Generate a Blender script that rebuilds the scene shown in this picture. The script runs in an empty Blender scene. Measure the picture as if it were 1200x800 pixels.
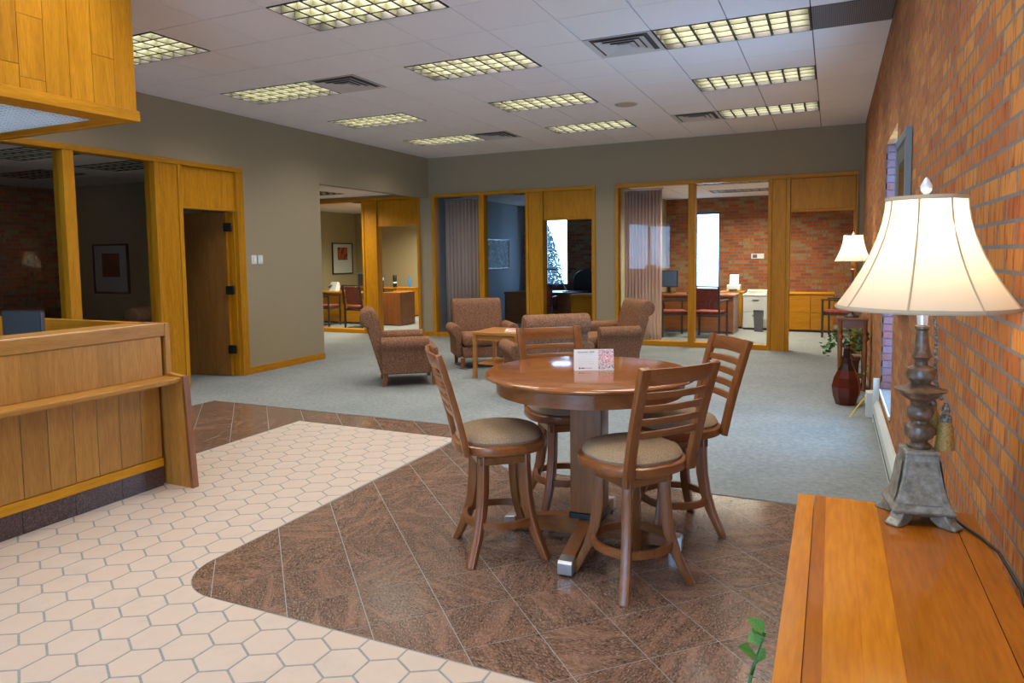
import bpy, bmesh, math, random
from mathutils import Vector, Matrix
S = bpy.context.scene; C = S.collection
PI = math.pi; R = math.radians
random.seed(7)
# ------------------------------------------------------------------ camera
HC = 1.53
yaw, pitch, roll, FPX, CYP = .4305, .0721, -.0129, 817.63, 358.44
fw = Vector((-math.sin(yaw)*math.cos(pitch), math.cos(yaw)*math.cos(pitch), -math.sin(pitch)))
rt0 = Vector((math.cos(yaw), math.sin(yaw), 0)); up0 = rt0.cross(fw)
rt = rt0*math.cos(roll)+up0*math.sin(roll); upv = -rt0*math.sin(roll)+up0*math.cos(roll)
cd = bpy.data.cameras.new('camera'); cam = bpy.data.objects.new('camera', cd); C.objects.link(cam)
m = Matrix((rt, upv, -fw)).transposed().to_4x4(); m.translation = Vector((0, 0, HC)); cam.matrix_world = m
cd.sensor_width = 36; cd.lens = 36*FPX/1200; cd.shift_y = -(400-CYP)/1200; cd.clip_start = .02; cd.clip_end = 200
S.camera = cam
# ------------------------------------------------------------------ world, exposure
S.view_settings.view_transform = 'Standard'; S.view_settings.look = 'None'
S.view_settings.exposure = 0.5; S.view_settings.gamma = 1; S.view_settings.use_curve_mapping = False
W = bpy.data.worlds.new('sky'); S.world = W; W.use_nodes = True
bgn = W.node_tree.nodes['Background']; bgn.inputs[0].default_value = (.36, .62, 1, 1); bgn.inputs[1].default_value = 8.5
LIGHT_W = 42.0        # one ceiling troffer
LAMP_W = 3.0
try:
    S.cycles.use_denoising = True; S.cycles.max_bounces = 10; S.cycles.transparent_max_bounces = 12
    S.cycles.sample_clamp_indirect = 6; S.cycles.caustics_reflective = False; S.cycles.caustics_refractive = False
except Exception: pass
def portal(loc, rot, sx, sy):
    l = bpy.data.lights.new('window_portal', 'AREA'); l.shape = 'RECTANGLE'; l.size = sx; l.size_y = sy; l.cycles.is_portal = True
    o = bpy.data.objects.new('window_portal', l); C.objects.link(o); o.location = loc; o.rotation_euler = rot
# ------------------------------------------------------------------ shared dimensions
XL, XR, D, ZC = -7.0, .405, 11.5, 3.38
T = .6096; GX, GY = -.187, 6.5065
HEAD, DOORH, OC = 2.70, 2.17, 2.74      # office fronts, door heads, office ceilings
YF = -2.4                                # front of the lobby, behind the camera
# ------------------------------------------------------------------ materials
MATS = {}
def nd(nt, t, **k):
    n = nt.nodes.new(t)
    for a, b in k.items(): setattr(n, a, b)
    return n
def base_mat(name, col=(.5,.5,.5), rough=.5, metal=0, spec=.5, **kw):
    m = bpy.data.materials.new(name); m.use_nodes = True; nt = m.node_tree; b = nt.nodes['Principled BSDF']
    b.inputs['Base Color'].default_value = (*col, 1); b.inputs['Roughness'].default_value = rough
    b.inputs['Metallic'].default_value = metal; b.inputs['Specular IOR Level'].default_value = spec
    MATS[name] = m; return m, nt, b
def coords(nt, scale, rnd=6.0):
    tc = nd(nt, 'ShaderNodeTexCoord'); oi = nd(nt, 'ShaderNodeObjectInfo')
    mul = nd(nt, 'ShaderNodeMath', operation='MULTIPLY'); mul.inputs[1].default_value = rnd; nt.links.new(oi.outputs['Random'], mul.inputs[0])
    ad = nd(nt, 'ShaderNodeVectorMath', operation='ADD'); nt.links.new(tc.outputs['Object'], ad.inputs[0]); nt.links.new(mul.outputs[0], ad.inputs[1])
    mp = nd(nt, 'ShaderNodeVectorMath', operation='MULTIPLY'); nt.links.new(ad.outputs[0], mp.inputs[0]); mp.inputs[1].default_value = scale
    return mp.outputs[0], oi
def ramp(nt, src, stops):
    r = nd(nt, 'ShaderNodeValToRGB'); e = r.color_ramp.elements
    while len(e) < len(stops): e.new(.5)
    for q, (p, c) in zip(e, stops): q.position = p; q.color = (*c, 1)
    nt.links.new(src, r.inputs[0]); return r.outputs[0]
def noise(nt, vec, scale, detail=4, dist=0, rough=.55):
    n = nd(nt, 'ShaderNodeTexNoise'); n.inputs['Scale'].default_value = scale; n.inputs['Detail'].default_value = detail
    n.inputs['Distortion'].default_value = dist; n.inputs['Roughness'].default_value = rough; nt.links.new(vec, n.inputs['Vector']); return n.outputs[0]
def bump(nt, b, src, st, dist=.002):
    k = nd(nt, 'ShaderNodeBump'); k.inputs['Strength'].default_value = st; k.inputs['Distance'].default_value = dist
    nt.links.new(src, k.inputs['Height']); nt.links.new(k.outputs[0], b.inputs['Normal'])
def mixc(nt, fac, a, b, mode='MIX'):
    x = nd(nt, 'ShaderNodeMix', data_type='RGBA', blend_type=mode)
    for s, v in ((0, fac), (6, a), (7, b)):
        if isinstance(v, (int, float)): x.inputs[s].default_value = v
        elif isinstance(v, tuple): x.inputs[s].default_value = (*v, 1)
        else: nt.links.new(v, x.inputs[s])
    return x.outputs[2]
def wood(name, dark, mid, light, axis='z', rough=.35, tone=.25, k=1.0, spec=.5):
    m, nt, b = base_mat(name, mid, rough, spec=spec)
    sc = {'x': (1.6, 16, 16), 'y': (16, 1.6, 16), 'z': (16, 16, 1.6)}[axis]
    v, oi = coords(nt, tuple(q*k for q in sc))
    n1 = noise(nt, v, 1.0, 5, 1.2); v2, _ = coords(nt, tuple(q*k*6 for q in sc)); n2 = noise(nt, v2, 1.5, 3)
    c = ramp(nt, n1, [(.28, dark), (.5, mid), (.72, light)])
    c = mixc(nt, .35, c, ramp(nt, n2, [(.3, tuple(q*.62 for q in mid)), (.65, light)]))
    hv = nd(nt, 'ShaderNodeHueSaturation'); mr = nd(nt, 'ShaderNodeMapRange'); nt.links.new(oi.outputs['Random'], mr.inputs[0])
    mr.inputs[3].default_value = 1-tone; mr.inputs[4].default_value = 1+tone; nt.links.new(mr.outputs[0], hv.inputs['Value']); nt.links.new(c, hv.inputs['Color'])
    nt.links.new(hv.outputs[0], b.inputs['Base Color']); bump(nt, b, n2, .08, .001); return m
OAK = ((.36,.138,.004), (.50,.208,.007), (.60,.27,.014))
for a in 'xyz':
    wood('oak_'+a, *OAK, axis=a, tone=.08, rough=.4, spec=.22)
DOAK = ((.32,.135,.022), (.42,.185,.034), (.50,.245,.055))
for a in 'yz': wood('desk_oak_'+a, *DOAK, axis=a, tone=.12, spec=.3)
for a in 'xyz': wood('cherry_'+a, (.15,.045,.013), (.23,.078,.022), (.31,.115,.035), axis=a, rough=.28, tone=.08)
wood('cherry_top', (.17,.050,.013), (.25,.082,.022), (.32,.115,.034), axis='x', rough=.12, tone=.03, k=.6)
wood('console_wood', (.25,.070,.005), (.33,.10,.007), (.39,.13,.010), axis='y', rough=.10, tone=.04, k=.8)
wood('console_wood_light', (.40,.125,.007), (.49,.17,.010), (.56,.22,.016), axis='y', rough=.10, tone=.04, k=.8)
wood('light_cherry', (.36,.13,.025), (.46,.18,.035), (.55,.24,.05), axis='x', rough=.3, tone=.05)
wood('dark_wood', (.05,.018,.007), (.09,.03,.01), (.14,.05,.016), axis='z', rough=.3, tone=.1)
wood('door_wood', (.20,.085,.02), (.27,.12,.028), (.33,.155,.04), axis='z', rough=.35, tone=.05)
def speckle(name, cols, scale, rough, stretch=(1,1,1), bmp=0, det=6, big=None, dist=0, spec=.5):
    m, nt, b = base_mat(name, cols[1], rough, spec=spec); v, oi = coords(nt, stretch)
    n = noise(nt, v, scale, det, dist, .7); c = ramp(nt, n, [(.30, cols[0]), (.48, cols[1]), (.66, cols[2])])
    if big:
        v2, _ = coords(nt, (1,1,1)); n2 = noise(nt, v2, big[0], 3, .6); c = mixc(nt, ramp(nt, n2, [(.35, (0,0,0)), (.7, (1,1,1))]), c, big[1], big[2] if len(big) > 2 else 'MIX')
    nt.links.new(c, b.inputs['Base Color'])
    if bmp: bump(nt, b, n, bmp, .003)
    return m
def carpetmat():
    m, nt, b = base_mat('carpet', (.23,.24,.23), .98, spec=.03); v, oi = coords(nt, (1,1,1)); n = noise(nt, v, 140, 4, 0, .7); n2 = noise(nt, v, 26, 5, .4, .65); n3 = noise(nt, v, 1.5, 3, .5)
    c = ramp(nt, n, [(.3, (.155,.166,.166)), (.5, (.235,.25,.245)), (.7, (.335,.35,.34))]); c = mixc(nt, .55, c, ramp(nt, n2, [(.34, (.165,.178,.18)), (.66, (.31,.325,.315))])); c = mixc(nt, .5, c, ramp(nt, n3, [(.35, (.72,.76,.79)), (.65, (1,1,1))]), 'MULTIPLY')
    nt.links.new(c, b.inputs['Base Color']); bump(nt, b, n, .5, .003)
carpetmat()
speckle('hex_cream', ((.44,.36,.30), (.495,.405,.34), (.53,.435,.365)), 8, .38, big=(3.0, (.51,.40,.325)))
speckle('grout', ((.19,.21,.20), (.235,.255,.245), (.28,.30,.29)), 60, .9)
def granite():
    m, nt, b = base_mat('granite', (.15,.08,.05), .16); v, oi = coords(nt, (1,1,1), 9)
    rot = nd(nt, 'ShaderNodeVectorRotate', rotation_type='Z_AXIS'); mr = nd(nt, 'ShaderNodeMath', operation='MULTIPLY'); mr.inputs[1].default_value = 6.28
    nt.links.new(oi.outputs['Random'], mr.inputs[0]); nt.links.new(v, rot.inputs['Vector']); nt.links.new(mr.outputs[0], rot.inputs['Angle'])
    sv = nd(nt, 'ShaderNodeVectorMath', operation='MULTIPLY'); nt.links.new(rot.outputs[0], sv.inputs[0]); sv.inputs[1].default_value = (58, 125, 80)
    n = noise(nt, sv.outputs[0], 1.2, 6, .3, .72); c = ramp(nt, n, [(.34, (.030,.017,.012)), (.46, (.11,.068,.048)), (.56, (.19,.12,.085)), (.70, (.46,.29,.215))])
    s2 = nd(nt, 'ShaderNodeVectorMath', operation='MULTIPLY'); nt.links.new(rot.outputs[0], s2.inputs[0]); s2.inputs[1].default_value = (2.5, 9, 3)
    n2 = noise(nt, s2.outputs[0], 1.2, 4, 1.2); c = mixc(nt, ramp(nt, n2, [(.47, (0,0,0)), (.72, (.6,.6,.6))]), c, (.34,.185,.125))
    nt.links.new(c, b.inputs['Base Color']); bump(nt, b, n, .06, .002); return m
granite()
speckle('dark_granite', ((.02,.012,.012), (.06,.035,.033), (.14,.085,.08)), 110, .15)
speckle('wall_paint', ((.33,.265,.17), (.34,.275,.178), (.35,.285,.186)), 120, .8, spec=.2)
speckle('office_paint', ((.40,.345,.20), (.42,.36,.21), (.44,.38,.225)), 90, .8, spec=.2)
speckle('grey_paint', ((.30,.33,.37), (.32,.35,.39), (.34,.37,.41)), 90, .8, spec=.2)
speckle('ceiling_tile_white', ((.82,.76,.74), (.86,.80,.78), (.90,.84,.82)), 240, .92, bmp=.15, spec=.1)
speckle('ceiling_grid_tan', ((.11,.085,.065), (.13,.10,.08), (.15,.12,.095)), 30, .8)
def fabric(name, cols, sc):
    m, nt, b = base_mat(name, cols[1], .95, spec=.1); v, oi = coords(nt, (1,1,1)); n = noise(nt, v, sc, 3, .8, .6)
    vo = nd(nt, 'ShaderNodeTexVoronoi'); vo.inputs['Scale'].default_value = sc*.9; nt.links.new(v, vo.inputs['Vector'])
    c = ramp(nt, n, [(.36, cols[0]), (.52, cols[1]), (.68, cols[2])]); c = mixc(nt, .35, c, ramp(nt, vo.outputs['Distance'], [(.15, cols[2]), (.6, cols[0])]))
    nt.links.new(c, b.inputs['Base Color']); bump(nt, b, n, .25, .002); return m
fabric('chair_fabric', ((.15,.064,.032), (.235,.112,.060), (.37,.21,.125)), 75)
fabric('seat_fabric', ((.20,.12,.07), (.33,.235,.14), (.48,.38,.25)), 330)
fabric('red_fabric', ((.14,.028,.024), (.23,.055,.048), (.36,.14,.115)), 70)
fabric('curtain_cloth', ((.42,.30,.26), (.50,.37,.32), (.56,.43,.38)), 60)
fabric('dark_fabric', ((.03,.02,.015), (.06,.04,.03), (.09,.06,.05)), 70)
def brickmat(name, stops, streak=True):
    m, nt, b = base_mat(name, (.4,.15,.06), .85, spec=.2); oi = nd(nt, 'ShaderNodeObjectInfo'); ge = nd(nt, 'ShaderNodeNewGeometry')
    ad = nd(nt, 'ShaderNodeMath', operation='ADD'); nt.links.new(oi.outputs['Random'], ad.inputs[0]); nt.links.new(ge.outputs['Random Per Island'], ad.inputs[1])
    fr = nd(nt, 'ShaderNodeMath', operation='FRACT'); nt.links.new(ad.outputs[0], fr.inputs[0]); c = ramp(nt, fr.outputs[0], stops)
    tc = nd(nt, 'ShaderNodeTexCoord'); mp = nd(nt, 'ShaderNodeVectorMath', operation='MULTIPLY'); nt.links.new(tc.outputs['Object'], mp.inputs[0]); mp.inputs[1].default_value = (60, 36, 7)
    wn = nd(nt, 'ShaderNodeVectorMath', operation='ADD'); nt.links.new(mp.outputs[0], wn.inputs[0])
    ml = nd(nt, 'ShaderNodeMath', operation='MULTIPLY'); ml.inputs[1].default_value = 50; nt.links.new(fr.outputs[0], ml.inputs[0]); nt.links.new(ml.outputs[0], wn.inputs[1])
    n = noise(nt, wn.outputs[0], 1.0, 4, .5, .65); c = mixc(nt, ramp(nt, n, [(.50, (0,0,0)), (.66, (.85,.85,.85))]), c, (.24,.05,.02))
    nt.links.new(c, b.inputs['Base Color']); bump(nt, b, n, .5, .003); return m
brickmat('brick_orange', [(0, (.46,.185,.042)), (.2, (.54,.235,.052)), (.4, (.41,.14,.04)), (.55, (.50,.19,.046)), (.7, (.37,.135,.05)), (.85,(.51,.205,.05)), (1, (.57,.255,.065))])
brickmat('brick_office', [(0, (.30,.085,.03)), (.3, (.42,.13,.035)), (.55, (.25,.075,.03)), (.75, (.36,.20,.07)), (.9, (.30,.22,.11)), (1, (.48,.14,.04))])
speckle('mortar', ((.13,.132,.135), (.165,.168,.17), (.21,.213,.215)), 90, .95)
base_mat('black_plastic', (.012,.012,.014), .35); base_mat('grey_plastic', (.10,.10,.11), .45); base_mat('white_plastic', (.72,.74,.74), .4)
base_mat('heater_white', (.62,.66,.62), .4); base_mat('paper', (.85,.84,.80), .8); base_mat('metal', (.65,.66,.68), .3, 1); base_mat('black_metal', (.03,.03,.03), .4, .6)
base_mat('brushed_gunmetal', (.06,.055,.05), .45, .5); base_mat('vent_metal', (.60,.55,.52), .5); base_mat('vent_dark', (.085,.07,.065), .7)
speckle('lamp_bronze', ((.10,.09,.062), (.21,.195,.145), (.33,.32,.27)), 45, .42, spec=.7); speckle('lamp_bronze_dark', ((.05,.028,.015), (.11,.065,.035), (.22,.16,.11)), 40, .35, spec=.7)
speckle('gold_thread', ((.20,.10,.015), (.36,.20,.04), (.50,.32,.08)), 220, .6); speckle('rope', ((.03,.022,.015), (.16,.12,.08), (.45,.40,.3)), 160, .8)
base_mat('vase_neck', (.03,.012,.008), .12); base_mat('vase_glaze', (.10,.016,.007), .08); base_mat('yellow_plastic', (.65,.40,.02), .5); base_mat('blue_plastic', (.03,.20,.55), .3)
speckle('leaf_green', ((.03,.11,.02), (.06,.20,.035), (.11,.30,.06)), 12, .5); speckle('tree_leaf', ((.012,.02,.025), (.03,.045,.055), (.07,.10,.11)), 5, .7); base_mat('bark', (.06,.045,.03), .9)
base_mat('grille_brown', (.20,.165,.155), .7); brickmat('brick_daylight_tint', [(0, (.20,.085,.085)), (.4, (.16,.10,.13)), (.7, (.24,.08,.085)), (1, (.17,.11,.14))]); base_mat('terracotta', (.30,.12,.06), .8); base_mat('louver_metal', (.064,.062,.033), .5, .0, .3); base_mat('housing_white', (.75,.74,.60), .5); base_mat('light_trim', (.035,.03,.025), .5)
base_mat('crystal', (.75,.78,.82), .08, .2); base_mat('cream_trim', (.50,.38,.24), .7); base_mat('ink', (.05,.06,.10), .7); base_mat('ink_grey', (.45,.45,.46), .7); base_mat('purple_ink', (.25,.08,.28), .7)
base_mat('picture_mat', (.62,.62,.58), .8); base_mat('red_plastic', (.6,.06,.05), .4); base_mat('rubber', (.015,.012,.01), .6); base_mat('screen_blue', (.05,.12,.3), .25); base_mat('grey_glass_frame', (.20,.24,.25), .4)
def art(name, stops, sc, dist=2.0):
    m, nt, b = base_mat(name, (.5,.5,.5), .6); v, oi = coords(nt, (1,1,1)); n = noise(nt, v, sc, 3, dist, .6); nt.links.new(ramp(nt, n, stops), b.inputs['Base Color'])
art('art_red', [(.38, (.05,.012,.008)), (.46, (.15,.03,.015)), (.52, (.62,.09,.03)), (.62, (.75,.18,.05)), (.7, (.12,.03,.02))], 5)
art('art_dim', [(.4, (.20,.05,.02)), (.6, (.30,.08,.03))], 4); art('art_reflection', [(.36, (.03,.04,.05)), (.5, (.12,.14,.17)), (.66, (.45,.5,.55))], 9)
art('art_brown', [(.4, (.10,.06,.035)), (.6, (.16,.10,.06))], 6)
art('photo_print', [(.36, (.85,.82,.84)), (.41, (.06,.012,.02)), (.45, (.82,.72,.74)), (.50, (.85,.80,.82)), (.53, (.72,.07,.03)), (.57, (.80,.45,.40)), (.60, (.86,.80,.82)), (.66, (.08,.02,.02))], 26, 1.2)
def special(name, build):
    m = bpy.data.materials.new(name); m.use_nodes = True; nt = m.node_tree; nt.nodes.clear(); out = nd(nt, 'ShaderNodeOutputMaterial')
    nt.links.new(build(nt), out.inputs[0]); MATS[name] = m
def _glass(nt):
    fr = nd(nt, 'ShaderNodeFresnel'); fr.inputs[0].default_value = 1.52; t = nd(nt, 'ShaderNodeBsdfTransparent'); t.inputs[0].default_value = (.93,.95,.95,1)
    g = nd(nt, 'ShaderNodeBsdfGlossy'); g.inputs['Roughness'].default_value = .0; mx = nd(nt, 'ShaderNodeMixShader')
    ge = nd(nt, 'ShaderNodeNewGeometry'); inv = nd(nt, 'ShaderNodeMath', operation='SUBTRACT'); inv.inputs[0].default_value = 1.0; nt.links.new(ge.outputs['Backfacing'], inv.inputs[1])
    ml = nd(nt, 'ShaderNodeMath', operation='MULTIPLY'); nt.links.new(fr.outputs[0], ml.inputs[0]); nt.links.new(inv.outputs[0], ml.inputs[1])
    nt.links.new(ml.outputs[0], mx.inputs[0]); nt.links.new(t.outputs[0], mx.inputs[1]); nt.links.new(g.outputs[0], mx.inputs[2]); return mx.outputs[0]
special('glass', _glass)
def _emit(col, st):
    def f(nt):
        e = nd(nt, 'ShaderNodeEmission'); e.inputs[0].default_value = (*col, 1); e.inputs[1].default_value = st; return e.outputs[0]
    return f
special('bulb_glow', _emit((1,.80,.55), 12)); special('panel_glow', _emit((.80,.90,1), 2.5))
def _shade(nt):
    d = nd(nt, 'ShaderNodeBsdfDiffuse'); d.inputs[0].default_value = (.72,.63,.50,1); t = nd(nt, 'ShaderNodeBsdfTranslucent'); t.inputs[0].default_value = (.74,.66,.53,1)
    mx = nd(nt, 'ShaderNodeMixShader'); mx.inputs[0].default_value = .5; nt.links.new(d.outputs[0], mx.inputs[1]); nt.links.new(t.outputs[0], mx.inputs[2]); return mx.outputs[0]
special('shade_cloth', _shade)
def _sheer(nt):
    d = nd(nt, 'ShaderNodeBsdfDiffuse'); d.inputs[0].default_value = (.82,.64,.57,1); t = nd(nt, 'ShaderNodeBsdfTranslucent'); t.inputs[0].default_value = (.82,.64,.57,1)
    mx = nd(nt, 'ShaderNodeMixShader'); mx.inputs[0].default_value = .45; nt.links.new(d.outputs[0], mx.inputs[1]); nt.links.new(t.outputs[0], mx.inputs[2]); return mx.outputs[0]
special('sheer', _sheer)
# ------------------------------------------------------------------ builders
class MB:
    def __init__(s): s.v = []; s.f = []
    def add(s, vs, fs):
        o = len(s.v); s.v += [tuple(q) for q in vs]; s.f += [tuple(i+o for i in f) for f in fs]; return s
    def box(s, x0, x1, y0, y1, z0, z1):
        return s.add([(x0,y0,z0),(x1,y0,z0),(x1,y1,z0),(x0,y1,z0),(x0,y0,z1),(x1,y0,z1),(x1,y1,z1),(x0,y1,z1)],
                     [(3,2,1,0),(4,5,6,7),(0,1,5,4),(1,2,6,5),(2,3,7,6),(3,0,4,7)])
    def prism(s, poly, a0, a1, ax='z'):
        f = {'z': lambda p, t: (p[0],p[1],t), 'x': lambda p, t: (t,p[0],p[1]), 'y': lambda p, t: (p[0],t,p[1])}[ax]; n = len(poly)
        return s.add([f(p,a0) for p in poly]+[f(p,a1) for p in poly], [tuple(range(n))[::-1], tuple(range(n,2*n))]+[(i,(i+1)%n,n+(i+1)%n,n+i) for i in range(n)])
    def rings(s, rs, cap=True):
        n = len(rs[0]); o = len(s.v)
        for r_ in rs: s.v += [tuple(q) for q in r_]
        for k in range(len(rs)-1):
            for i in range(n): s.f.append((o+k*n+i, o+k*n+(i+1)%n, o+(k+1)*n+(i+1)%n, o+(k+1)*n+i))
        if cap: s.f.append(tuple(o+i for i in range(n))[::-1]); s.f.append(tuple(o+(len(rs)-1)*n+i for i in range(n)))
        return s
    def lathe(s, prof, n=20, c=(0,0,0), cap=True, ph=0, mod=None):
        return s.rings([[(c[0]+r_*(mod(i/n) if mod else 1)*math.cos(2*PI*i/n+ph), c[1]+r_*(mod(i/n) if mod else 1)*math.sin(2*PI*i/n+ph), c[2]+z) for i in range(n)] for r_, z in prof], cap)
    def tube(s, pts, rad, n=8, sec=None, upv=(0,0,1)):
        pts = [Vector(p) for p in pts]; rs = []
        for i, p in enumerate(pts):
            t = (pts[min(i+1,len(pts)-1)]-pts[max(i-1,0)]).normalized(); u = Vector(upv)
            if abs(t.dot(u)) > .95: u = Vector((0,1,0)) if abs(t.y) < .9 else Vector((1,0,0))
            a = t.cross(u).normalized(); b = a.cross(t).normalized(); q = rad[i] if isinstance(rad, (list,tuple)) else rad
            if sec: rs.append([p+a*x*q+b*y*q for x, y in sec])
            else: rs.append([p+a*math.cos(2*PI*k/n)*q+b*math.sin(2*PI*k/n)*q for k in range(n)])
        return s.rings(rs)
    def build(s, name, mat, parent=None, loc=None, rot=None, smooth=False, bev=0, seg=2, sub=0):
        bm = bmesh.new(); vs = [bm.verts.new(p) for p in s.v]
        for f in s.f:
            try: bm.faces.new([vs[i] for i in f])
            except ValueError: pass
        bmesh.ops.recalc_face_normals(bm, faces=bm.faces)
        if bev:
            ed = [e for e in bm.edges if len(e.link_faces) == 2 and e.calc_face_angle(0) > .6]
            bmesh.ops.bevel(bm, geom=ed, offset=bev, segments=seg, affect='EDGES', profile=.5, clamp_overlap=True)
        me = bpy.data.meshes.new(name); bm.to_mesh(me); bm.free()
        if smooth:
            me.polygons.foreach_set('use_smooth', [True]*len(me.polygons))
            try: me.set_sharp_from_angle(angle=R(smooth if smooth is not True else 40))
            except Exception: pass
        me.materials.append(MATS[mat]); o = bpy.data.objects.new(name, me); C.objects.link(o)
        if parent: o.parent = parent
        if loc: o.location = loc
        if rot: o.rotation_euler = rot
        if sub:
            md = o.modifiers.new('sub', 'SUBSURF'); md.levels = sub; md.render_levels = sub
        return o
def B(*a): return MB().box(*a)
SQ = [(-1,-1),(1,-1),(1,1),(-1,1)]
def tag(o, label=None, cat=None, group=None, kind=None):
    for k, v in (('label', label), ('category', cat), ('group', group), ('kind', kind)):
        if v: o[k] = v
    return o
def thing(name, label=None, cat=None, loc=(0,0,0), rz=0, group=None, kind=None):
    o = bpy.data.objects.new(name, None); o.empty_display_size = .1; C.objects.link(o); o.location = loc; o.rotation_euler = (0,0,rz); return tag(o, label, cat, group, kind)
def inst(src, name, parent=None, loc=None, rz=None):
    o = bpy.data.objects.new(name, src.data if hasattr(src, 'data') else src); C.objects.link(o); o.parent = parent
    if loc: o.location = loc
    if rz is not None: o.rotation_euler = (0,0,rz)
    return o
def dup(root, loc, rz, label=None, parent=None):
    def rec(o, p):
        c = o.copy(); C.objects.link(c); c.parent = p
        for ch in list(o.children): rec(ch, c)
        return c
    r = rec(root, parent); r.location = loc; r.rotation_euler = (0,0,rz)
    if label: r['label'] = label
    return r
def clip(poly, a, b, c):      # keep a*x+b*y <= c
    out = []
    for i in range(len(poly)):
        p, q = poly[i], poly[(i+1) % len(poly)]; dp, dq = a*p[0]+b*p[1]-c, a*q[0]+b*q[1]-c
        if dp <= 0: out.append(p)
        if dp*dq < 0: t = dp/(dp-dq); out.append((p[0]+t*(q[0]-p[0]), p[1]+t*(q[1]-p[1])))
    return out
def edges(conv):              # ccw convex polygon -> half planes
    return [((q[1]-p[1]), -(q[0]-p[0]), (q[1]-p[1])*p[0]-(q[0]-p[0])*p[1]) for p, q in zip(conv, conv[1:]+conv[:1])]
def inter(poly, conv):
    for e in edges(conv):
        poly = clip(poly, *e)
        if len(poly) < 3: return []
    return poly
def minus(poly, conv):
    out = []
    for e in edges(conv):
        o = clip(poly, -e[0], -e[1], -e[2])
        if len(o) >= 3: out.append(o)
        poly = clip(poly, *e)
        if len(poly) < 3: break
    return out
def parea(p): return abs(sum(p[i][0]*p[(i+1)%len(p)][1]-p[(i+1)%len(p)][0]*p[i][1] for i in range(len(p))))/2
def project(p):
    v = Vector(p)-Vector((0,0,HC)); z = v.dot(fw)
    return (600+FPX*v.dot(rt)/z, CYP-FPX*v.dot(upv)/z, z) if z > .05 else (-9999, -9999, z)
def inframe(p, mg=30):
    x, y, z = project(p); return -mg < x < 1200+mg and -mg < y < 800+mg
# ================================================================== FLOOR
floor = B(-13, .75, YF-.2, 16.2, -.12, -.0009).build('floor', 'grout'); tag(floor, 'grey mortar bed under the tiles and carpet', 'floor', kind='structure')
HXN, HXL, HXB, HXW, CY, CYR, CXL = 2.21, -2.85, 5.06, -4.55, 5.45, 4.47, -6.08
carpet_poly = [(CXL,YF),(CXL,CY),(-3.15,CY),(-2.13,CYR),(XR+.2,CYR),(XR+.2,16.1),(-12.9,16.1),(-12.9,YF)]
mb = MB()
for pl in ([(-12.9,YF),(CXL,YF),(CXL,16.1),(-12.9,16.1)], [(CXL,CY),(-3.15,CY),(-3.15,16.1),(CXL,16.1)], [(-3.15,CY),(-2.13,CYR),(-2.13,16.1),(-3.15,16.1)], [(-2.13,CYR),(XR+.2,CYR),(XR+.2,16.1),(-2.13,16.1)]):
    mb.prism(pl, -.0008, .004)
o = mb.build('carpet', 'carpet', floor); o['label'] = 'grey green carpet'; o['kind'] = 'stuff'
RC = .30; arcc = (HXL+RC, HXN+RC)
arc = [(arcc[0]+RC*math.cos(a), arcc[1]+RC*math.sin(a)) for a in [PI+PI/2*i/10 for i in range(11)]]
def shrink(poly, d):
    cx = sum(p[0] for p in poly)/len(poly); cy = sum(p[1] for p in poly)/len(poly); r_ = max(math.hypot(p[0]-cx, p[1]-cy) for p in poly)
    k = 1-d/r_; return [(cx+(p[0]-cx)*k, cy+(p[1]-cy)*k) for p in poly]
G = .004
Gparts = [[(-2.13,HXN+G),(XR,HXN+G),(XR,CYR-G),(-2.13,CYR-G)],
          [p for p in arc]+[(-2.13,HXN+G),(-2.13,CYR-G),(HXL,CYR-G+.70)],
          [(HXW,HXB+G),(HXL,HXB+G),(HXL,CYR-G+.70),(-3.15,CY-G),(HXW,CY-G)],
          [(CXL+G,.6),(HXW-G,.6),(HXW-G,CY-G),(CXL+G,CY-G)]]
Gparts[1][0] = (HXL+G, Gparts[1][0][1])
gs = .449; U0, V0 = 1.915, 3.575
for iu in range(-20, 22):
    for iv in range(-14, 22):
        u0, u1, v0, v1 = U0+iu*gs+.0028, U0+(iu+1)*gs-.0028, V0+iv*gs+.0028, V0+(iv+1)*gs-.0028
        xy = lambda u, v: ((u-v)/2, (u+v)/2)
        cell = [xy(u0,v0), xy(u1,v0), xy(u1,v1), xy(u0,v1)]
        if max(p[0] for p in cell) < -6.2 or max(p[1] for p in cell) < .5: continue
        ps = [q for q in (inter(cell, g) for g in Gparts) if len(q) >= 3 and parea(q) > 2e-4]
        if not ps: continue
        mb = MB()
        for q in ps: mb.prism(q, -.0008, 0)
        c = xy((u0+u1)/2, (v0+v1)/2); mb.v = [(x-c[0], y-c[1], z) for x, y, z in mb.v]
        mb.build('granite_tile', 'granite', floor, loc=(c[0], c[1], 0))
hf = .1815; hr = hf/math.sqrt(3); rowp = hf*.8660254; HX0, HY0 = -2.844+hf/2, 1.719
hexes = []
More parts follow.
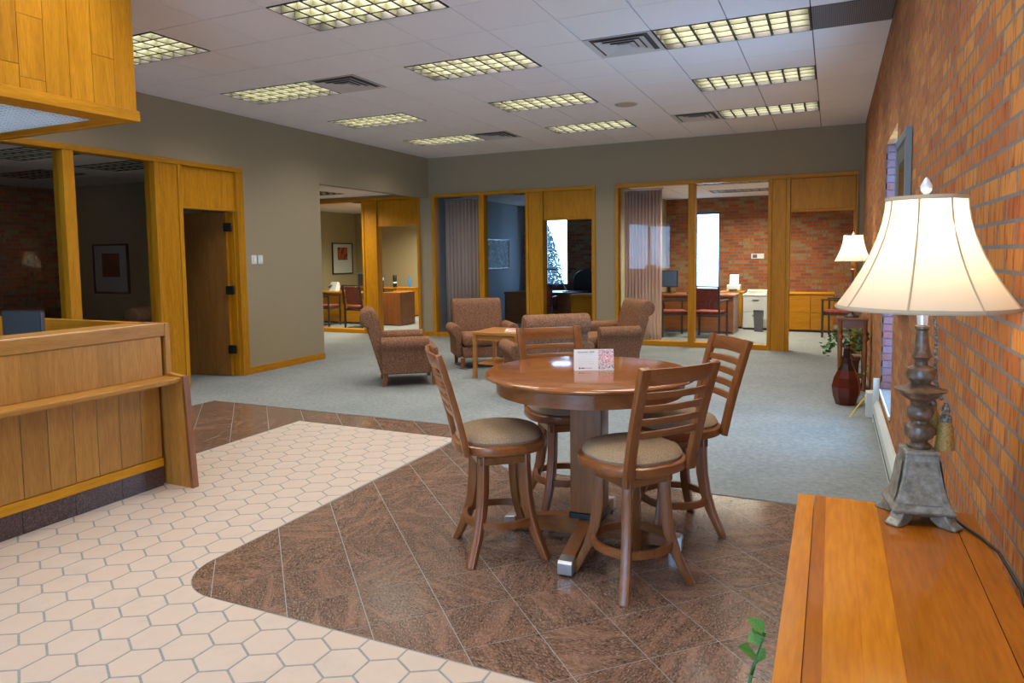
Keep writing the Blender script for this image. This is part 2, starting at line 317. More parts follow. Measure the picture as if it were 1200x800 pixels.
for j in range(-15, 26):
    for i in range(-16, 20):
        cx = HX0+i*hf+(hf/2 if j % 2 else 0); cy = HY0+j*rowp
        if not (-5.2 < cx < XR+.1 and -.55 < cy < 5.3): continue
        k = (hr-.0055)
        cell = [(cx+k*math.cos(R(30+60*a)), cy+k*math.sin(R(30+60*a))) for a in range(6)]
        ps = []
        for g in ([(-5.2,-.6),(XR,-.6),(XR,HXN-G),(-5.2,HXN-G)], [(HXW+G,HXN-G),(HXL-G,HXN-G),(HXL-G,HXB-G),(HXW+G,HXB-G)]):
            q = inter(cell, g)
            if len(q) >= 3 and parea(q) > 1e-4: ps.append(q)
        q = inter(cell, [(HXL-G,HXN-G),(arcc[0],HXN-G),(arcc[0],arcc[1]),(HXL-G,arcc[1])])
        if len(q) >= 3:
            ps += [z for z in minus(q, [(arcc[0]+(RC+G)*math.cos(a), arcc[1]+(RC+G)*math.sin(a)) for a in [PI+PI/2*t/10 for t in range(11)]]+[arcc]) if parea(z) > 5e-5]
        if ps:
            vis = inframe((cx,cy,0), 20) and (cx > -4.1 or cy > 3.3); hexes.append((0 if vis else 1, math.hypot(cx,cy), cx, cy, ps))
hexes.sort(key=lambda h: h[:2]); fullmesh = None; rest = MB()
for n, (vis, d, cx, cy, ps) in enumerate(hexes):
    mb = MB() if n < 300 else rest
    if n < 300 and len(ps) == 1 and len(ps[0]) == 6 and parea(ps[0]) > .99*2.598*(hr-.0055)**2:
        if fullmesh is None:
            mb.prism([(x-cx, y-cy) for x, y in ps[0]], -.0008, 0); fullmesh = mb.build('hex_tile', 'hex_cream', floor, loc=(cx,cy,0))
        else: inst(fullmesh, 'hex_tile', floor, (cx,cy,0))
        continue
    for q in ps: mb.prism([(x-cx, y-cy) for x, y in q] if n < 300 else q, -.0008, 0)
    if n < 300: mb.build('hex_tile', 'hex_cream', floor, loc=(cx,cy,0))
if rest.v: o = rest.build('hex_tile_field', 'hex_cream', floor); o['kind'] = 'stuff'
# ================================================================== CEILING
ceil = B(XL-.05, XR+.05, YF, D+.05, ZC+.012, ZC+.10)
def in_light(i, j): return (i % 4) in (2, 3) and (j % 3) == 2     # i -10,-9 / -6,-5 / -2,-1 ; j -4,-1,2,5
lights_ij = [(i, j) for i in (-10, -6, -2) for j in (-10, -7, -4, -1, 2, 5)]
vents_ij = [(-3,-1), (-3,5), (-8,-1), (-8,5), (-3,-7), (-8,-7)]
grille_ij = [(0,-1)]
blocked = {(i+k, j) for i, j in lights_ij for k in (0,1)} | set(vents_ij) | set(grille_ij)
# slab with openings for the troffers: build it as strips so that the housings have room
mb = MB(); ys = sorted({j for _, j in lights_ij})
yprev = YF
for j in ys:
    y0, y1 = GY+j*T, GY+(j+1)*T; mb.box(XL-.05, XR+.05, yprev, y0, ZC+.012, ZC+.03); xp = XL-.05
    for i in (-10, -6, -2):
        mb.box(xp, GX+i*T, y0, y1, ZC+.012, ZC+.03); xp = GX+(i+2)*T
    mb.box(xp, XR+.05, y0, y1, ZC+.012, ZC+.03); yprev = y1
mb.box(XL-.05, XR+.05, yprev, D+.05, ZC+.012, ZC+.03); mb.box(XL-.3, XR+.3, YF-.2, D+.2, ZC+.17, ZC+.2)
ceiling = mb.build('ceiling', 'ceiling_grid_tan'); tag(ceiling, 'suspended ceiling grid above the lobby', 'ceiling', kind='structure')
tile0 = None
for j in range(-15, 9):
    for i in range(-12, 1):
        if (i, j) in blocked: continue
        x0, x1, y0, y1 = GX+i*T, GX+(i+1)*T, GY+j*T, GY+(j+1)*T; x0 = max(x0, XL); x1 = min(x1, XR); y0 = max(y0, YF); y1 = min(y1, D)
        if x1-x0 < .03 or y1-y0 < .03: continue
        g = .0045; cx, cy = (x0+x1)/2, (y0+y1)/2; hx, hy = (x1-x0)/2-g, (y1-y0)/2-g
        if abs(hx-T/2+g) < 1e-4 and abs(hy-T/2+g) < 1e-4:
            if tile0 is None: tile0 = B(-hx,hx,-hy,hy,0,.014).build('ceiling_tile', 'ceiling_tile_white', ceiling, loc=(cx,cy,ZC))
            else: inst(tile0, 'ceiling_tile', ceiling, (cx,cy,ZC))
        else: B(-hx,hx,-hy,hy,0,.014).build('ceiling_tile', 'ceiling_tile_white', ceiling, loc=(cx,cy,ZC))
def make_troffer():
    t = thing('ceiling_light', cat='ceiling light', group='fluorescent troffers in the lobby ceiling')
    a, b = T-.004, T/2-.004; h = .13
    MB().box(-a,a,-b,-b+.012,-.004,h).box(-a,a,b-.012,b,-.004,h).box(-a,-a+.012,-b+.012,b-.012,-.004,h).box(a-.012,a,-b+.012,b-.012,-.004,h).build('trim_frame', 'light_trim', t)
    MB().box(-a+.013,a-.013,-b+.013,b-.013,h-.01,h).build('reflector', 'housing_white', t)
    lb = None; bw = a-.014
    sec = [(-.003,.0),(.003,.0),(.012,.075),(-.012,.075)]
    sec = [(-.011,0),(.011,0),(.003,.070),(-.003,.070)]
    for k in range(1, 8):
        x = -bw+2*bw*k/8
        if lb is None: lb = MB().prism([(p, q) for p, q in sec], -b+.014, b-.014, 'y').build('louver_blade', 'louver_metal', t, loc=(x,0,0))
        else: inst(lb, 'louver_blade', t, (x,0,0))
    lc = None
    for k in (1, 2, 3):
        y = -b+2*b*k/4
        if lc is None: lc = MB().prism([(p, q*.98+.0006) for p, q in sec], -bw, bw, 'x').build('louver_rail', 'louver_metal', t, loc=(0,y,0))
        else: inst(lc, 'louver_rail', t, (0,y,0))
    for s in (-1, 1):
        tb = MB().tube([(-a+.05,s*b*.5,h-.032),(a-.05,s*b*.5,h-.032)], .0125, 10).build('fluorescent_tube', 'white_plastic', t, smooth=True)
    ld = bpy.data.lights.new('troffer_lamp', 'AREA'); ld.shape = 'RECTANGLE'; ld.size = 2*a-.1; ld.size_y = 2*b-.08; ld.energy = LIGHT_W; ld.color = (1,.95,.86)
    lo = bpy.data.objects.new('troffer_lamp', ld); C.objects.link(lo); lo.parent = t; lo.location = (0,0,h-.05)
    return t
LN = {(-6,-4): 'large near louvered ceiling light cut by the top of the photo', (-10,-4): 'louvered ceiling light beside the oak bulkhead', (-6,-1): 'louvered ceiling light in the middle of the ceiling, second row',
      (-10,-1): 'louvered ceiling light with a square vent at its right end, near the left wall', (-2,-1): 'largest louvered ceiling light at upper right with a square vent at its left end', (-2,2): 'louvered ceiling light at right between two others in its column',
      (-2,5): 'farthest louvered ceiling light at right near the back wall', (-6,2): 'louvered ceiling light in the middle column, third row', (-6,5): 'farthest louvered ceiling light in the middle column beside the ceiling speaker',
      (-10,2): 'small louvered ceiling light in the left column, third row', (-10,5): 'smallest louvered ceiling light at the far left corner of the ceiling'}
tr = None
for (i, j) in lights_ij:
    loc = (GX+(i+1)*T, GY+(j+.5)*T, ZC); lab = LN.get((i,j), 'louvered ceiling light above the front of the lobby')
    if tr is None: tr = make_troffer(); tr.location = loc; tr['label'] = lab
    else: dup(tr, loc, 0, lab)
def make_vent():
    t = thing('ceiling_vent', cat='vent', group='square ceiling air diffusers'); a = T/2-.004
    B(-a,a,-a,a,.004,.013).build('backing', 'vent_dark', t)
    for k, (o_, i_, z) in enumerate(((a,a-.075,-.004), (a-.080,a-.132,-.012), (a-.137,a-.189,-.014), (a-.194,a-.243,-.016))):
        mb = MB(); zo, zi = z, z+.014
        P = lambda r_, zz: [(-r_,-r_,zz),(r_,-r_,zz),(r_,r_,zz),(-r_,r_,zz)]
        mb.rings([P(o_,zo), P(i_,zi), P(i_,zi+.003), P(o_,zo+.003), P(o_,zo)], cap=False); mb.build('vane' if k else 'frame', 'vent_metal', t)
    B(-.06,.06,-.06,.06,-.012,-.008).build('centre_plate', 'vent_metal', t); return t
VN = {(-3,-1): 'square air vent at the left end of the big upper right light', (-3,5): 'square air vent beside the farthest right ceiling light', (-8,-1): 'dark square air vent beside the left ceiling light', (-8,5): 'square air vent near the far left corner of the ceiling'}
ve = None
for (i, j) in vents_ij:
    loc = (GX+(i+.5)*T, GY+(j+.5)*T, ZC); lab = VN.get((i,j), 'square air vent above the front of the lobby')
    if ve is None: ve = make_vent(); ve.location = loc; ve['label'] = lab
    else: dup(ve, loc, 0, lab)
t = thing('return_grille', 'brown perforated return air panel at the brick wall', 'vent', (GX+.29, GY-.5*T, ZC))
B(-.285,.29,-.3,.3,.0,.012).build('panel', 'vent_dark', t); mb = MB()
g0 = None
for k in range(40):
    x = -.278+k*.0143
    if g0 is None: g0 = B(-.0045,.0045,-.29,.29,-.003,.002).build('slat', 'grille_brown', t, loc=(x,0,0))
    else: inst(g0, 'slat', t, (x,0,0))
t = thing('ceiling_speaker', 'round tan speaker grille flush in the ceiling', 'speaker', (-2.36,8.6,ZC))
MB().lathe([(.0,-.016),(.10,-.014),(.125,-.006),(.13,0)], 28).build('grille', 'cream_trim', t, smooth=True); MB().lathe([(.135,-.006),(.145,-.004),(.145,0),(.135,0)], 28, cap=False).build('rim', 'vent_metal', t)
# ================================================================== WALLS
def swall(name, mb, mat, label): return tag(mb.build(name, mat), label, 'wall', kind='structure')
WT = .14
FL = [2.0, 6.87]      # left office front (y range)
YO = 8.39             # where the left wall stops
HB = 2.64             # header bottom
ZT = ZC+.165
mb = MB().box(XL-WT, XL, YF, FL[0], 0, ZT).box(XL-WT, XL, FL[0], FL[1], HEAD-.02, ZT).box(XL-WT, XL, FL[1], YO, 0, ZT).box(XL-WT, XL, YO, D, HB, ZT)
swall('wall_left', mb, 'wall_paint', 'grey tan painted wall on the left')
F0, F1, F2 = (-11.9, -7.2), (-6.92, -3.69), (-3.34, .334)
mb = MB().box(-12.24, F0[0], D, D+WT, 0, OC+.06).box(F0[0], F0[1], D, D+WT, HEAD-.02, OC+.06).box(F0[1], F1[0], D, D+WT, 0, ZT).box(F1[0], F1[1], D, D+WT, HEAD-.02, ZT).box(F1[1], F2[0], D, D+WT, 0, ZT).box(F2[0], F2[1], D, D+WT, HEAD-.02, ZT).box(F2[1], XR+.30, D, D+WT, 0, ZT).box(XR+.29, .76, D, D+WT, 0, OC+.06)
swall('wall_back', mb, 'wall_paint', 'grey tan painted wall above the office fronts')
WX0, WX1, WZ0, WZ1 = -1.95, .25, .0, 2.7; VX0, VX1 = -6.95, -5.35      # glazed entrance behind the camera
mb = MB().box(XL-WT, VX0, YF-WT, YF, 0, ZT).box(VX0, VX1, YF-WT, YF, WZ1, ZT).box(VX1, WX0, YF-WT, YF, 0, ZT).box(WX0, WX1, YF-WT, YF, WZ1, ZT).box(WX1, XR+.2, YF-WT, YF, 0, ZT)
swall('wall_front', mb, 'wall_paint', 'painted wall around the glazed entrance')
wd = thing('window_1', 'glazed entrance behind the camera', 'window', kind='structure')
for q0, q1 in ((WX0, WX1), (VX0, VX1)):
    B(q0,q1,YF-.08,YF-.072,0,WZ1).build('pane', 'glass', wd); portal(((q0+q1)/2, YF-.2, WZ1/2), (PI/2,0,0), q1-q0, WZ1)
    for k in range(3): x = q0+(q1-q0)*k/2; B(x-.04,x+.04,YF-.12,YF-.04,0,WZ1).build('mullion', 'brushed_gunmetal', wd)
# --- brick wall
def brick_wall(name, label, cells, mortar, mat, course, blen, bd, top_n, to_world, mj=.012, mv=.012):
    """cells: (a0,a1,z0,z1,blocks) a along the wall; to_world(a,d,z): d>0 is into the wall"""
    w = tag(mortar.build(name, 'mortar'), label, 'wall', kind='structure'); lst = []
    a0, a1, z0, z1, holes = cells; n = int((z1-z0)/course)+1
    for k in range(n):
        za, zb = z0+k*course+mj/2, min(z0+(k+1)*course-mj/2, z1)
        if zb-za < .01: continue
        a = a0-(blen/2 if k % 2 else 0)
        while a < a1:
            segs = [(max(a+mv/2, a0), min(a+blen-mv/2, a1))]
            for (h0, h1, hz0, hz1) in holes:
                if zb > hz0+.005 and za < hz1-.005:
                    ns = []
                    for s0, s1 in segs:
                        if s1 <= h0 or s0 >= h1: ns.append((s0, s1)); continue
                        if s0 < h0: ns.append((s0, h0))
                        if s1 > h1: ns.append((h1, s1))
                    segs = ns
            for s0, s1 in segs:
                if s1-s0 > .025: lst.append((s0, s1, za, zb))
            a += blen
    def size(b):
        s0, s1, za, zb = b; p = project(to_world((s0+s1)/2, 0, (za+zb)/2))
        if not (-10 < p[0] < 1210 and -10 < p[1] < 810): return 0
        q0, q1 = project(to_world(s0,0,za)), project(to_world(s1,0,zb)); return abs(q1[0]-q0[0])*abs(q1[1]-q0[1])
    lst.sort(key=size, reverse=True); rest = MB(); cache = {}
    def put(mb, s0, s1, za, zb, off=(0,0,0)):
        P = [to_world(a, d, z) for a in (s0, s1) for d in (0, bd) for z in (za, zb)]
        P = [(p[0]-off[0], p[1]-off[1], p[2]-off[2]) for p in P]
        mb.add(P, [(0,1,3,2),(4,6,7,5),(0,4,5,1),(2,3,7,6),(0,2,6,4),(1,5,7,3)])
    for i, (s0, s1, za, zb) in enumerate(lst):
        if i < top_n and size((s0,s1,za,zb)) > 0:
            c = to_world((s0+s1)/2, 0, (za+zb)/2); key = (round(s1-s0, 4), round(zb-za, 4)); jit = random.uniform(-.0015,.0015)
            if key not in cache:
                mb = MB(); put(mb, s0, s1, za, zb, c); cache[key] = mb.build('brick', mat, w, loc=c)
            else: inst(cache[key], 'brick', w, c)
        else: put(rest, s0, s1, za, zb)
    if rest.v: o = rest.build('brickwork', mat, w); o['kind'] = 'stuff'
    return w
WY0, WY1, WB0, WB1 = 5.72, 6.86, .32, 2.44    # window in the brick wall
mo = MB(); x0, x1 = XR+.0006, XR+.30
mo.box(x0,x1,YF,WY0,0,ZT).box(x0,x1,WY1,D,0,ZT).box(x0,x1,WY0,WY1,0,WB0).box(x0,x1,WY0,WY1,WB1,ZT)
COURSE, BLEN = .064, .213
wr = brick_wall('wall_right', 'orange brown brick wall with grey mortar on the right', (YF, D, 0, ZC, [(WY0,WY1,WB0,WB1)]), mo, 'brick_orange', COURSE, BLEN, .05, 300, lambda a, d, z: (XR+d, a, z), .0105, .017)
jb = B(-.085,.085,-.011,.012,-COURSE/2+.005,COURSE/2-.005).build('brick', 'brick_daylight_tint', wr, loc=(XR+.095,WY1-.004,WB0+COURSE/2))  # jamb bricks: blue daylight on the red brick is painted into their colour
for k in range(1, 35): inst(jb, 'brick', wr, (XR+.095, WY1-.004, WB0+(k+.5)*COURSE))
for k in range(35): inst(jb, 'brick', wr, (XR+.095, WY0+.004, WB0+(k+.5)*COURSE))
B(XR-.012, XR+.20, WY0, WY1, WB0-.03, WB0-.002).build('sill', 'picture_mat', wr)
w2 = thing('window_2', 'tall window recessed in the brick wall', 'window', kind='structure')
B(XR+.20,XR+.206,WY0+.04,WY1-.04,WB0+.04,WB1-.04).build('pane', 'glass', w2)
MB().box(XR+.185,XR+.225,WY0,WY0+.04,WB0,WB1).box(XR+.185,XR+.225,WY1-.04,WY1,WB0,WB1).box(XR+.185,XR+.225,WY0+.04,WY1-.04,WB0,WB0+.04).box(XR+.185,XR+.225,WY0+.04,WY1-.04,WB1-.04,WB1).build('window_frame', 'brushed_gunmetal', w2)
portal((XR+.29,(WY0+WY1)/2,(WB0+WB1)/2), (0,PI/2,0), WB1-WB0, WY1-WY0)
# --- office shells behind the fronts
YB = 15.95
swall('wall_office_left', MB().box(-12.24,-12.1,D+WT,YB+.14,0,OC+.06), 'office_paint', 'olive painted side wall of the far left office')
swall('wall_office_end', MB().box(-12.24,-7.12,YB,YB+.14,0,OC+.06), 'office_paint', 'olive painted end wall of the far left office')
swall('wall_partition', MB().box(-7.12,-6.98,D+WT,YB+.2,0,OC+.06), 'grey_paint', 'grey painted partition between the far offices')
swall('wall_divider', MB().box(-3.56,-3.44,D+WT,YB+.2,0,OC+.06), 'office_paint', 'painted partition beside the curtain')
swall('wall_side', MB().box(.62,.76,D+WT,YB+.2,0,OC+.06), 'office_paint', 'side wall of the right office')
O1W = (-6.42,-5.84,.80,2.42); O2W = (-2.80,-2.27,.55,2.42)
for nm, a0, a1, hw, top, lab in (('wall_office_middle', -6.98, -3.56, O1W, 60, 'dark brick end wall of the middle office'), ('wall_office_right', -3.44, .62, O2W, 300, 'red brown brick end wall of the right office')):
    mo = MB().box(a0,hw[0],YB+.0015,YB+.2,0,OC+.06).box(hw[1],a1,YB+.0015,YB+.2,0,OC+.06).box(hw[0],hw[1],YB+.0015,YB+.2,0,hw[2]).box(hw[0],hw[1],YB+.0015,YB+.2,hw[3],OC+.06)
    brick_wall(nm, lab, (a0, a1, 0, OC, [(hw[0],hw[1],hw[2],hw[3])]), mo, 'brick_office', .068, .21, .05, top, lambda a, d, z: (a, YB+d, z))
for n_, hw, lab in ((3, O1W, 'bright window at the end of the middle office'), (4, O2W, 'bright window in the brick wall of the right office')):
    wn = thing('window_%d' % n_, lab, 'window', kind='structure'); B(hw[0]+.03,hw[1]-.03,YB+.10,YB+.106,hw[2]+.03,hw[3]-.03).build('pane', 'glass', wn)
    MB().box(hw[0],hw[0]+.03,YB+.08,YB+.12,hw[2],hw[3]).box(hw[1]-.03,hw[1],YB+.08,YB+.12,hw[2],hw[3]).box(hw[0]+.03,hw[1]-.03,YB+.08,YB+.12,hw[2],hw[2]+.03).box(hw[0]+.03,hw[1]-.03,YB+.08,YB+.12,hw[3]-.03,hw[3]).build('window_frame', 'black_metal', wn)
    portal(((hw[0]+hw[1])/2, YB+.22, (hw[2]+hw[3])/2), (-PI/2,0,0), hw[1]-hw[0], hw[3]-hw[2])
# left office (dark) and the nook beyond the left wall
LXW, LYW = -11.9, 7.55
swall('wall_meeting_room', MB().box(LXW-.01,XL-WT,LYW,LYW+.14,0,OC+.06), 'office_paint', 'dark end wall of the unlit meeting room')
mo = MB().box(LXW-.2,LXW-.004,1.46,LYW+.14,0,OC+.06)
brick_wall('wall_meeting_room_side', 'dim brick wall of the unlit meeting room', (1.6, LYW, 0, OC, []), mo, 'brick_office', .068, .21, .05, 40, lambda a, d, z: (LXW-d, a, z))
swall('wall_meeting_room_near', MB().box(LXW,XL-WT,1.46,1.6,0,OC+.06), 'wall_paint', 'near wall of the unlit meeting room')
swall('wall_nook', MB().box(-12.24,-12.1,YO-.14,D,0,OC+.06), 'office_paint', 'end wall of the side passage')
swall('wall_nook_side', MB().box(-12.1,XL-WT,YO-.14,YO-.0,0,OC+.06), 'wall_paint', 'side wall of the passage')
def tiled_ceiling(name, x0, x1, y0, y1, lights, label):
    """office ceiling: slab, tiles and its own troffers; lights = list of (i, j, on)"""
    c = B(x0-.02,x1+.02,y0-.02,y1+.02,OC+.012,OC+.05).build(name, 'ceiling_grid_tan'); tag(c, label, 'ceiling', kind='structure')
    blk = {(i+k, j) for i, j, _ in lights for k in (0,1)}; i = 0
    while x0+i*T < x1-.02:
        j = 0
        while y0+j*T < y1-.02:
            if (i, j) not in blk:
                xa, xb, ya, yb = x0+i*T, min(x0+(i+1)*T, x1), y0+j*T, min(y0+(j+1)*T, y1); g = .0045; cx, cy = (xa+xb)/2, (ya+yb)/2
                if xb-xa > .6 and yb-ya > .6: inst(tile0, 'ceiling_tile', c, (cx,cy,OC))
                elif xb-xa > .05 and yb-ya > .05: B(-(xb-xa)/2+g,(xb-xa)/2-g,-(yb-ya)/2+g,(yb-ya)/2-g,0,.014).build('ceiling_tile', 'ceiling_tile_white', c, loc=(cx,cy,OC))
            j += 1
        i += 1
    return c
def panel_light(x, y, z, on, lab, watt=30, col=(1,.9,.7)):
    t = thing('ceiling_light', lab, 'ceiling light', (x,y,z), 0, 'recessed office ceiling lights'); a, b = T-.004, T/2-.004
    MB().box(-a,a,-b,-b+.015,-.006,.012).box(-a,a,b-.015,b,-.006,.012).box(-a,-a+.015,-b+.015,b-.015,-.006,.012).box(a-.015,a,-b+.015,b-.015,-.006,.012).build('trim_frame', 'light_trim', t)
    B(-a+.015,a-.015,-b+.015,b-.015,.004,.011).build('lens', 'housing_white', t)
    lb = None
    for k in range(1, 8):
        xx = -a+2*a*k/8
        if lb is None: lb = B(-.006,.006,-b+.016,b-.016,-.006,.003).build('louver_blade', 'louver_metal', t, loc=(xx,0,0))
        else: inst(lb, 'louver_blade', t, (xx,0,0))
    for k in (1, 2): yy = -b+2*b*k/3; B(-a+.016,a-.016,yy-.006,yy+.006,-.0055,.0025).build('louver_rail', 'louver_metal', t)
    if on:
        ld = bpy.data.lights.new('office_lamp', 'AREA'); ld.shape = 'RECTANGLE'; ld.size = 1.1; ld.size_y = .5; ld.energy = watt; ld.color = col; ld.spread = R(150)
        lo = bpy.data.objects.new('office_lamp', ld); C.objects.link(lo); lo.parent = t; lo.location = (0,0,-.012)
    return t
def office_ceiling(name, x0, x1, y0, y1, lights, label, labs, watt=30):
    tiled_ceiling(name, x0, x1, y0, y1, lights, label)
    for k, (i, j, on) in enumerate(lights): panel_light(x0+(i+1)*T, y0+(j+.5)*T, OC, on, labs[k % len(labs)], watt)
office_ceiling('ceiling_right_office', -3.44, .62, D+WT, YB, [(2,1,1), (2,4,1)], 'tiled ceiling of the right office', ['lit ceiling light nearest the glass of the right office', 'lit ceiling light deep in the right office'], 60)
office_ceiling('ceiling_middle_office', -6.98, -3.56, D+WT, YB, [(2,1,0), (2,4,0)], 'tiled ceiling of the dark middle office', ['unlit ceiling light nearest the glass of the middle office', 'unlit ceiling light deep in the middle office'])
office_ceiling('ceiling_left_office', -12.1, -7.12, D+WT, YB, [(4,1,1), (4,4,1)], 'tiled ceiling of the far left office', ['lit ceiling light just inside the far left office', 'lit ceiling light deep in the far left office'], 60)
office_ceiling('ceiling_nook', -12.1, XL-WT, YO, D, [(4,3,1)], 'tiled ceiling of the side passage', ['lit ceiling light above the side passage'], 40)
office_ceiling('ceiling_meeting_room', LXW, XL-WT, 1.6, LYW, [(2,5,0), (5,5,0), (2,7,0), (5,7,0)], 'tiled ceiling of the unlit meeting room', ['unlit ceiling light at far left seen through the meeting room glass', 'unlit ceiling light seen through the right pane of the meeting room', 'farther unlit ceiling light at left in the meeting room', 'farther unlit ceiling light at right in the meeting room'])
# ================================================================== OFFICE FRONTS
def front(n, label, members, panes, wall_axis, plane, sgn):
    """members: (name, a0,a1,z0,z1,d0,d1,mat); along-wall a, d = depth in front of plane"""
    w = thing('window_%d' % n, label, 'office front', kind='structure')
    for nm, a0, a1, z0, z1, d0, d1, mt in members:
        e0, e1 = sorted((plane+sgn*d0, plane+sgn*d1))
        (B(a0,a1,e0,e1,z0,z1) if wall_axis == 'x' else B(e0,e1,a0,a1,z0,z1)).build(nm, mt, w, bev=.004 if (a1-a0) > .03 else 0)
    for a0, a1, z0, z1 in panes:
        e0, e1 = sorted((plane-sgn*.06, plane-sgn*.066)); (B(a0,a1,e0,e1,z0,z1) if wall_axis == 'x' else B(e0,e1,a0,a1,z0,z1)).build('pane', 'glass', w)
    return w
SI = .085
def std_front(n, label, lo, jl, mull, col, op, jr, ax='x', plane=D, sgn=-1):
    h = 'oak_x' if ax == 'x' else 'oak_y'; hd = HEAD-.058
    ms = [('head_rail', lo, jr[1], hd, HEAD, -WT, .028, h), ('jamb', jl[0], jl[1], 0, hd-.001, -WT, .028, 'oak_z'), ('jamb', jr[0], jr[1], 0, hd-.001, -WT, .028, 'oak_z')]
    ms += [('jamb_stop', jr[0]-.022, jr[0]-.001, 0, DOORH-.002, -WT, -.03, 'oak_z')]
    cuts = [jl[1]]+[q for m_ in mull for q in m_]+[col[0]]
    for a, b in mull: ms.append(('mullion', a, b, SI, hd-.001, -WT, .022, 'oak_z'))
    ms.append(('sill', jl[1]+.001, col[0]-.001, 0, SI, -WT, .03, h))
    ms += [('post', col[0], col[0]+.055, 0, hd-.001, -WT, .03, 'oak_z'), ('column_panel', col[0]+.057, col[1]-.057, 0, hd-.001, -WT+.01, .018, 'oak_z'), ('post', col[1]-.055, col[1], 0, hd-.001, -WT, .03, 'oak_z')]
    ms += [('transom_panel', op[0], op[1], DOORH, hd-.002, -.06, -.012, 'oak_z'), ('transom_rail', op[0], op[1], DOORH-.03, DOORH-.001, -WT, -.004, h)]
    panes = [(cuts[k]+.001, cuts[k+1]-.001, SI+.001, hd-.002) for k in range(0, len(cuts), 2)]
    return front(n, label, ms, panes, ax, plane, sgn)
std_front(5, 'oak framed glass front of the right office with curtain', F2[0], (-3.34,-3.285), [(-2.126,-2.02)], (-.911,-.596), (-.592,.298), (.30,.334))
std_front(6, 'oak framed glass front of the dark middle office', F1[0], (-6.92,-6.86), [(-5.925,-5.82)], (-4.985,-4.655), (-4.652,-3.752), (-3.75,-3.69))
std_front(7, 'oak framed glass front of the far left office', F0[0], (-11.9,-11.83), [(-10.3,-10.2)], (-8.545,-8.19), (-8.187,-7.262), (-7.26,-7.2))
std_front(8, 'oak framed glass front of the unlit meeting room', FL[0], (2.0,2.06), [(3.2,3.27), (4.53,4.645)], (5.56,5.925), (5.928,6.755), (6.757,6.87), 'y', XL, 1)
# hinged door of the meeting room, standing open
dr = thing('door_1', 'brown oak door standing open into the meeting room', 'door', (XL-WT+.01, 6.73, 0), R(8), kind='structure')
B(-.80,0,-.045,0,.012,DOORH-.035).build('leaf', 'door_wood', dr); B(.0,.006,-.045,0,.012,DOORH-.035).build('door_edge', 'oak_z', dr)
for z in (.36, 1.13, 1.94): MB().box(.0,.10,-.075,-.046,z-.055,z+.055).box(-.0,.012,-.085,-.05,z-.05,z+.05).build('hinge', 'black_metal', dr)
MB().tube([(-.74,-.045,1.0),(-.74,-.09,1.0),(-.66,-.09,1.0)], .01).build('handle', 'metal', dr)
# baseboards
def bb(name, *a): tag(B(*a).build(name, 'oak_y', bev=.003), 'oak baseboard', 'baseboard', kind='structure')
bb('baseboard_left', XL, XL+.014, FL[1]+.001, YO, 0, .095)
bb('baseboard_back_1', F1[1]+.001, F2[0]-.001, D-.014, D, 0, .095); bb('baseboard_back_2', F0[1]+.001, F1[0]-.001, D-.014, D, 0, .095)
# ================================================================== RECEPTION DESK
dk = thing('reception_desk', 'long oak reception desk with a ledge and dark granite base', 'desk', (0,0,0))
YE = 3.27; Y0 = .4; CT = 1.105
n = 0; y = YE-.03; bdm = None
while y > Y0:
    b_ = B(-.012,.012,-.146,0,.195,.70).build('front_board', 'desk_oak_z', dk, loc=(-4.13,y,0), bev=.003, seg=1) if bdm is None else inst(bdm, 'front_board', dk, (-4.13,y,0)); bdm = bdm or b_; y -= .149
y = YE-.03; bdm = None
while y > Y0:
    b_ = B(-.010,.010,-.1485,0,.753,1.02).build('upper_board', 'desk_oak_z', dk, loc=(-4.09,y,0)) if bdm is None else inst(bdm, 'upper_board', dk, (-4.09,y,0)); bdm = bdm or b_; y -= .149
B(-4.125,-4.105,Y0,YE-.03,.135,.193).build('base_rail', 'oak_y', dk, bev=.004)
B(-4.25,-4.143,Y0,YE-.03,.0,1.02).build('carcass', 'desk_oak_z', dk)
y = YE-.03; gm = None
while y > Y0:
    b_ = B(-.012,.012,-.302,0,0,.134).build('base_tile', 'dark_granite', dk, loc=(-4.128,y,0)) if gm is None else inst(gm, 'base_tile', dk, (-4.128,y,0)); gm = gm or b_; y -= .305
MB().prism([(-4.12,.71),(-3.95,.71),(-3.945,.718),(-3.945,.738),(-3.95,.746),(-4.12,.752)], Y0, YE+.004, 'y').build('ledge', 'desk_oak_y', dk)
B(-4.12,-4.075,Y0,YE,1.022,CT).build('top_rail', 'desk_oak_y', dk, bev=.004)
B(-4.42,-4.122,Y0,YE-.02,1.055,CT-.004).build('counter_top', 'desk_oak_y', dk, bev=.003)
B(-4.128,-4.1215,Y0,YE-.02,CT-.003,CT+.001).build('counter_edging', 'paper', dk)
MB().prism([(-4.30,0),(-3.895,0),(-3.935,.71),(-3.94,.755),(-4.075,.77),(-4.075,CT),(-4.30,CT)], YE+.002, YE+.038, 'y').build('end_panel', 'desk_oak_z', dk)
MB().prism([(-3.893,0),(-3.87,0),(-3.915,.755),(-3.937,.755)], YE-.004, YE+.042, 'y').build('end_edge', 'cherry_z', dk)
B(-6.0,-4.31,YE-.03,YE+.03,0,CT).build('side_wing', 'oak_x', dk)
B(-5.9,-4.44,1.6,YE-.045,.70,.74).build('work_surface', 'desk_oak_y', dk); B(-5.85,-5.80,1.65,YE-.1,0,.699).build('support', 'desk_oak_z', dk)
mn = thing('computer_monitor', 'black flat monitor standing behind the reception counter', 'monitor', (-4.84,2.83,.741), R(12))
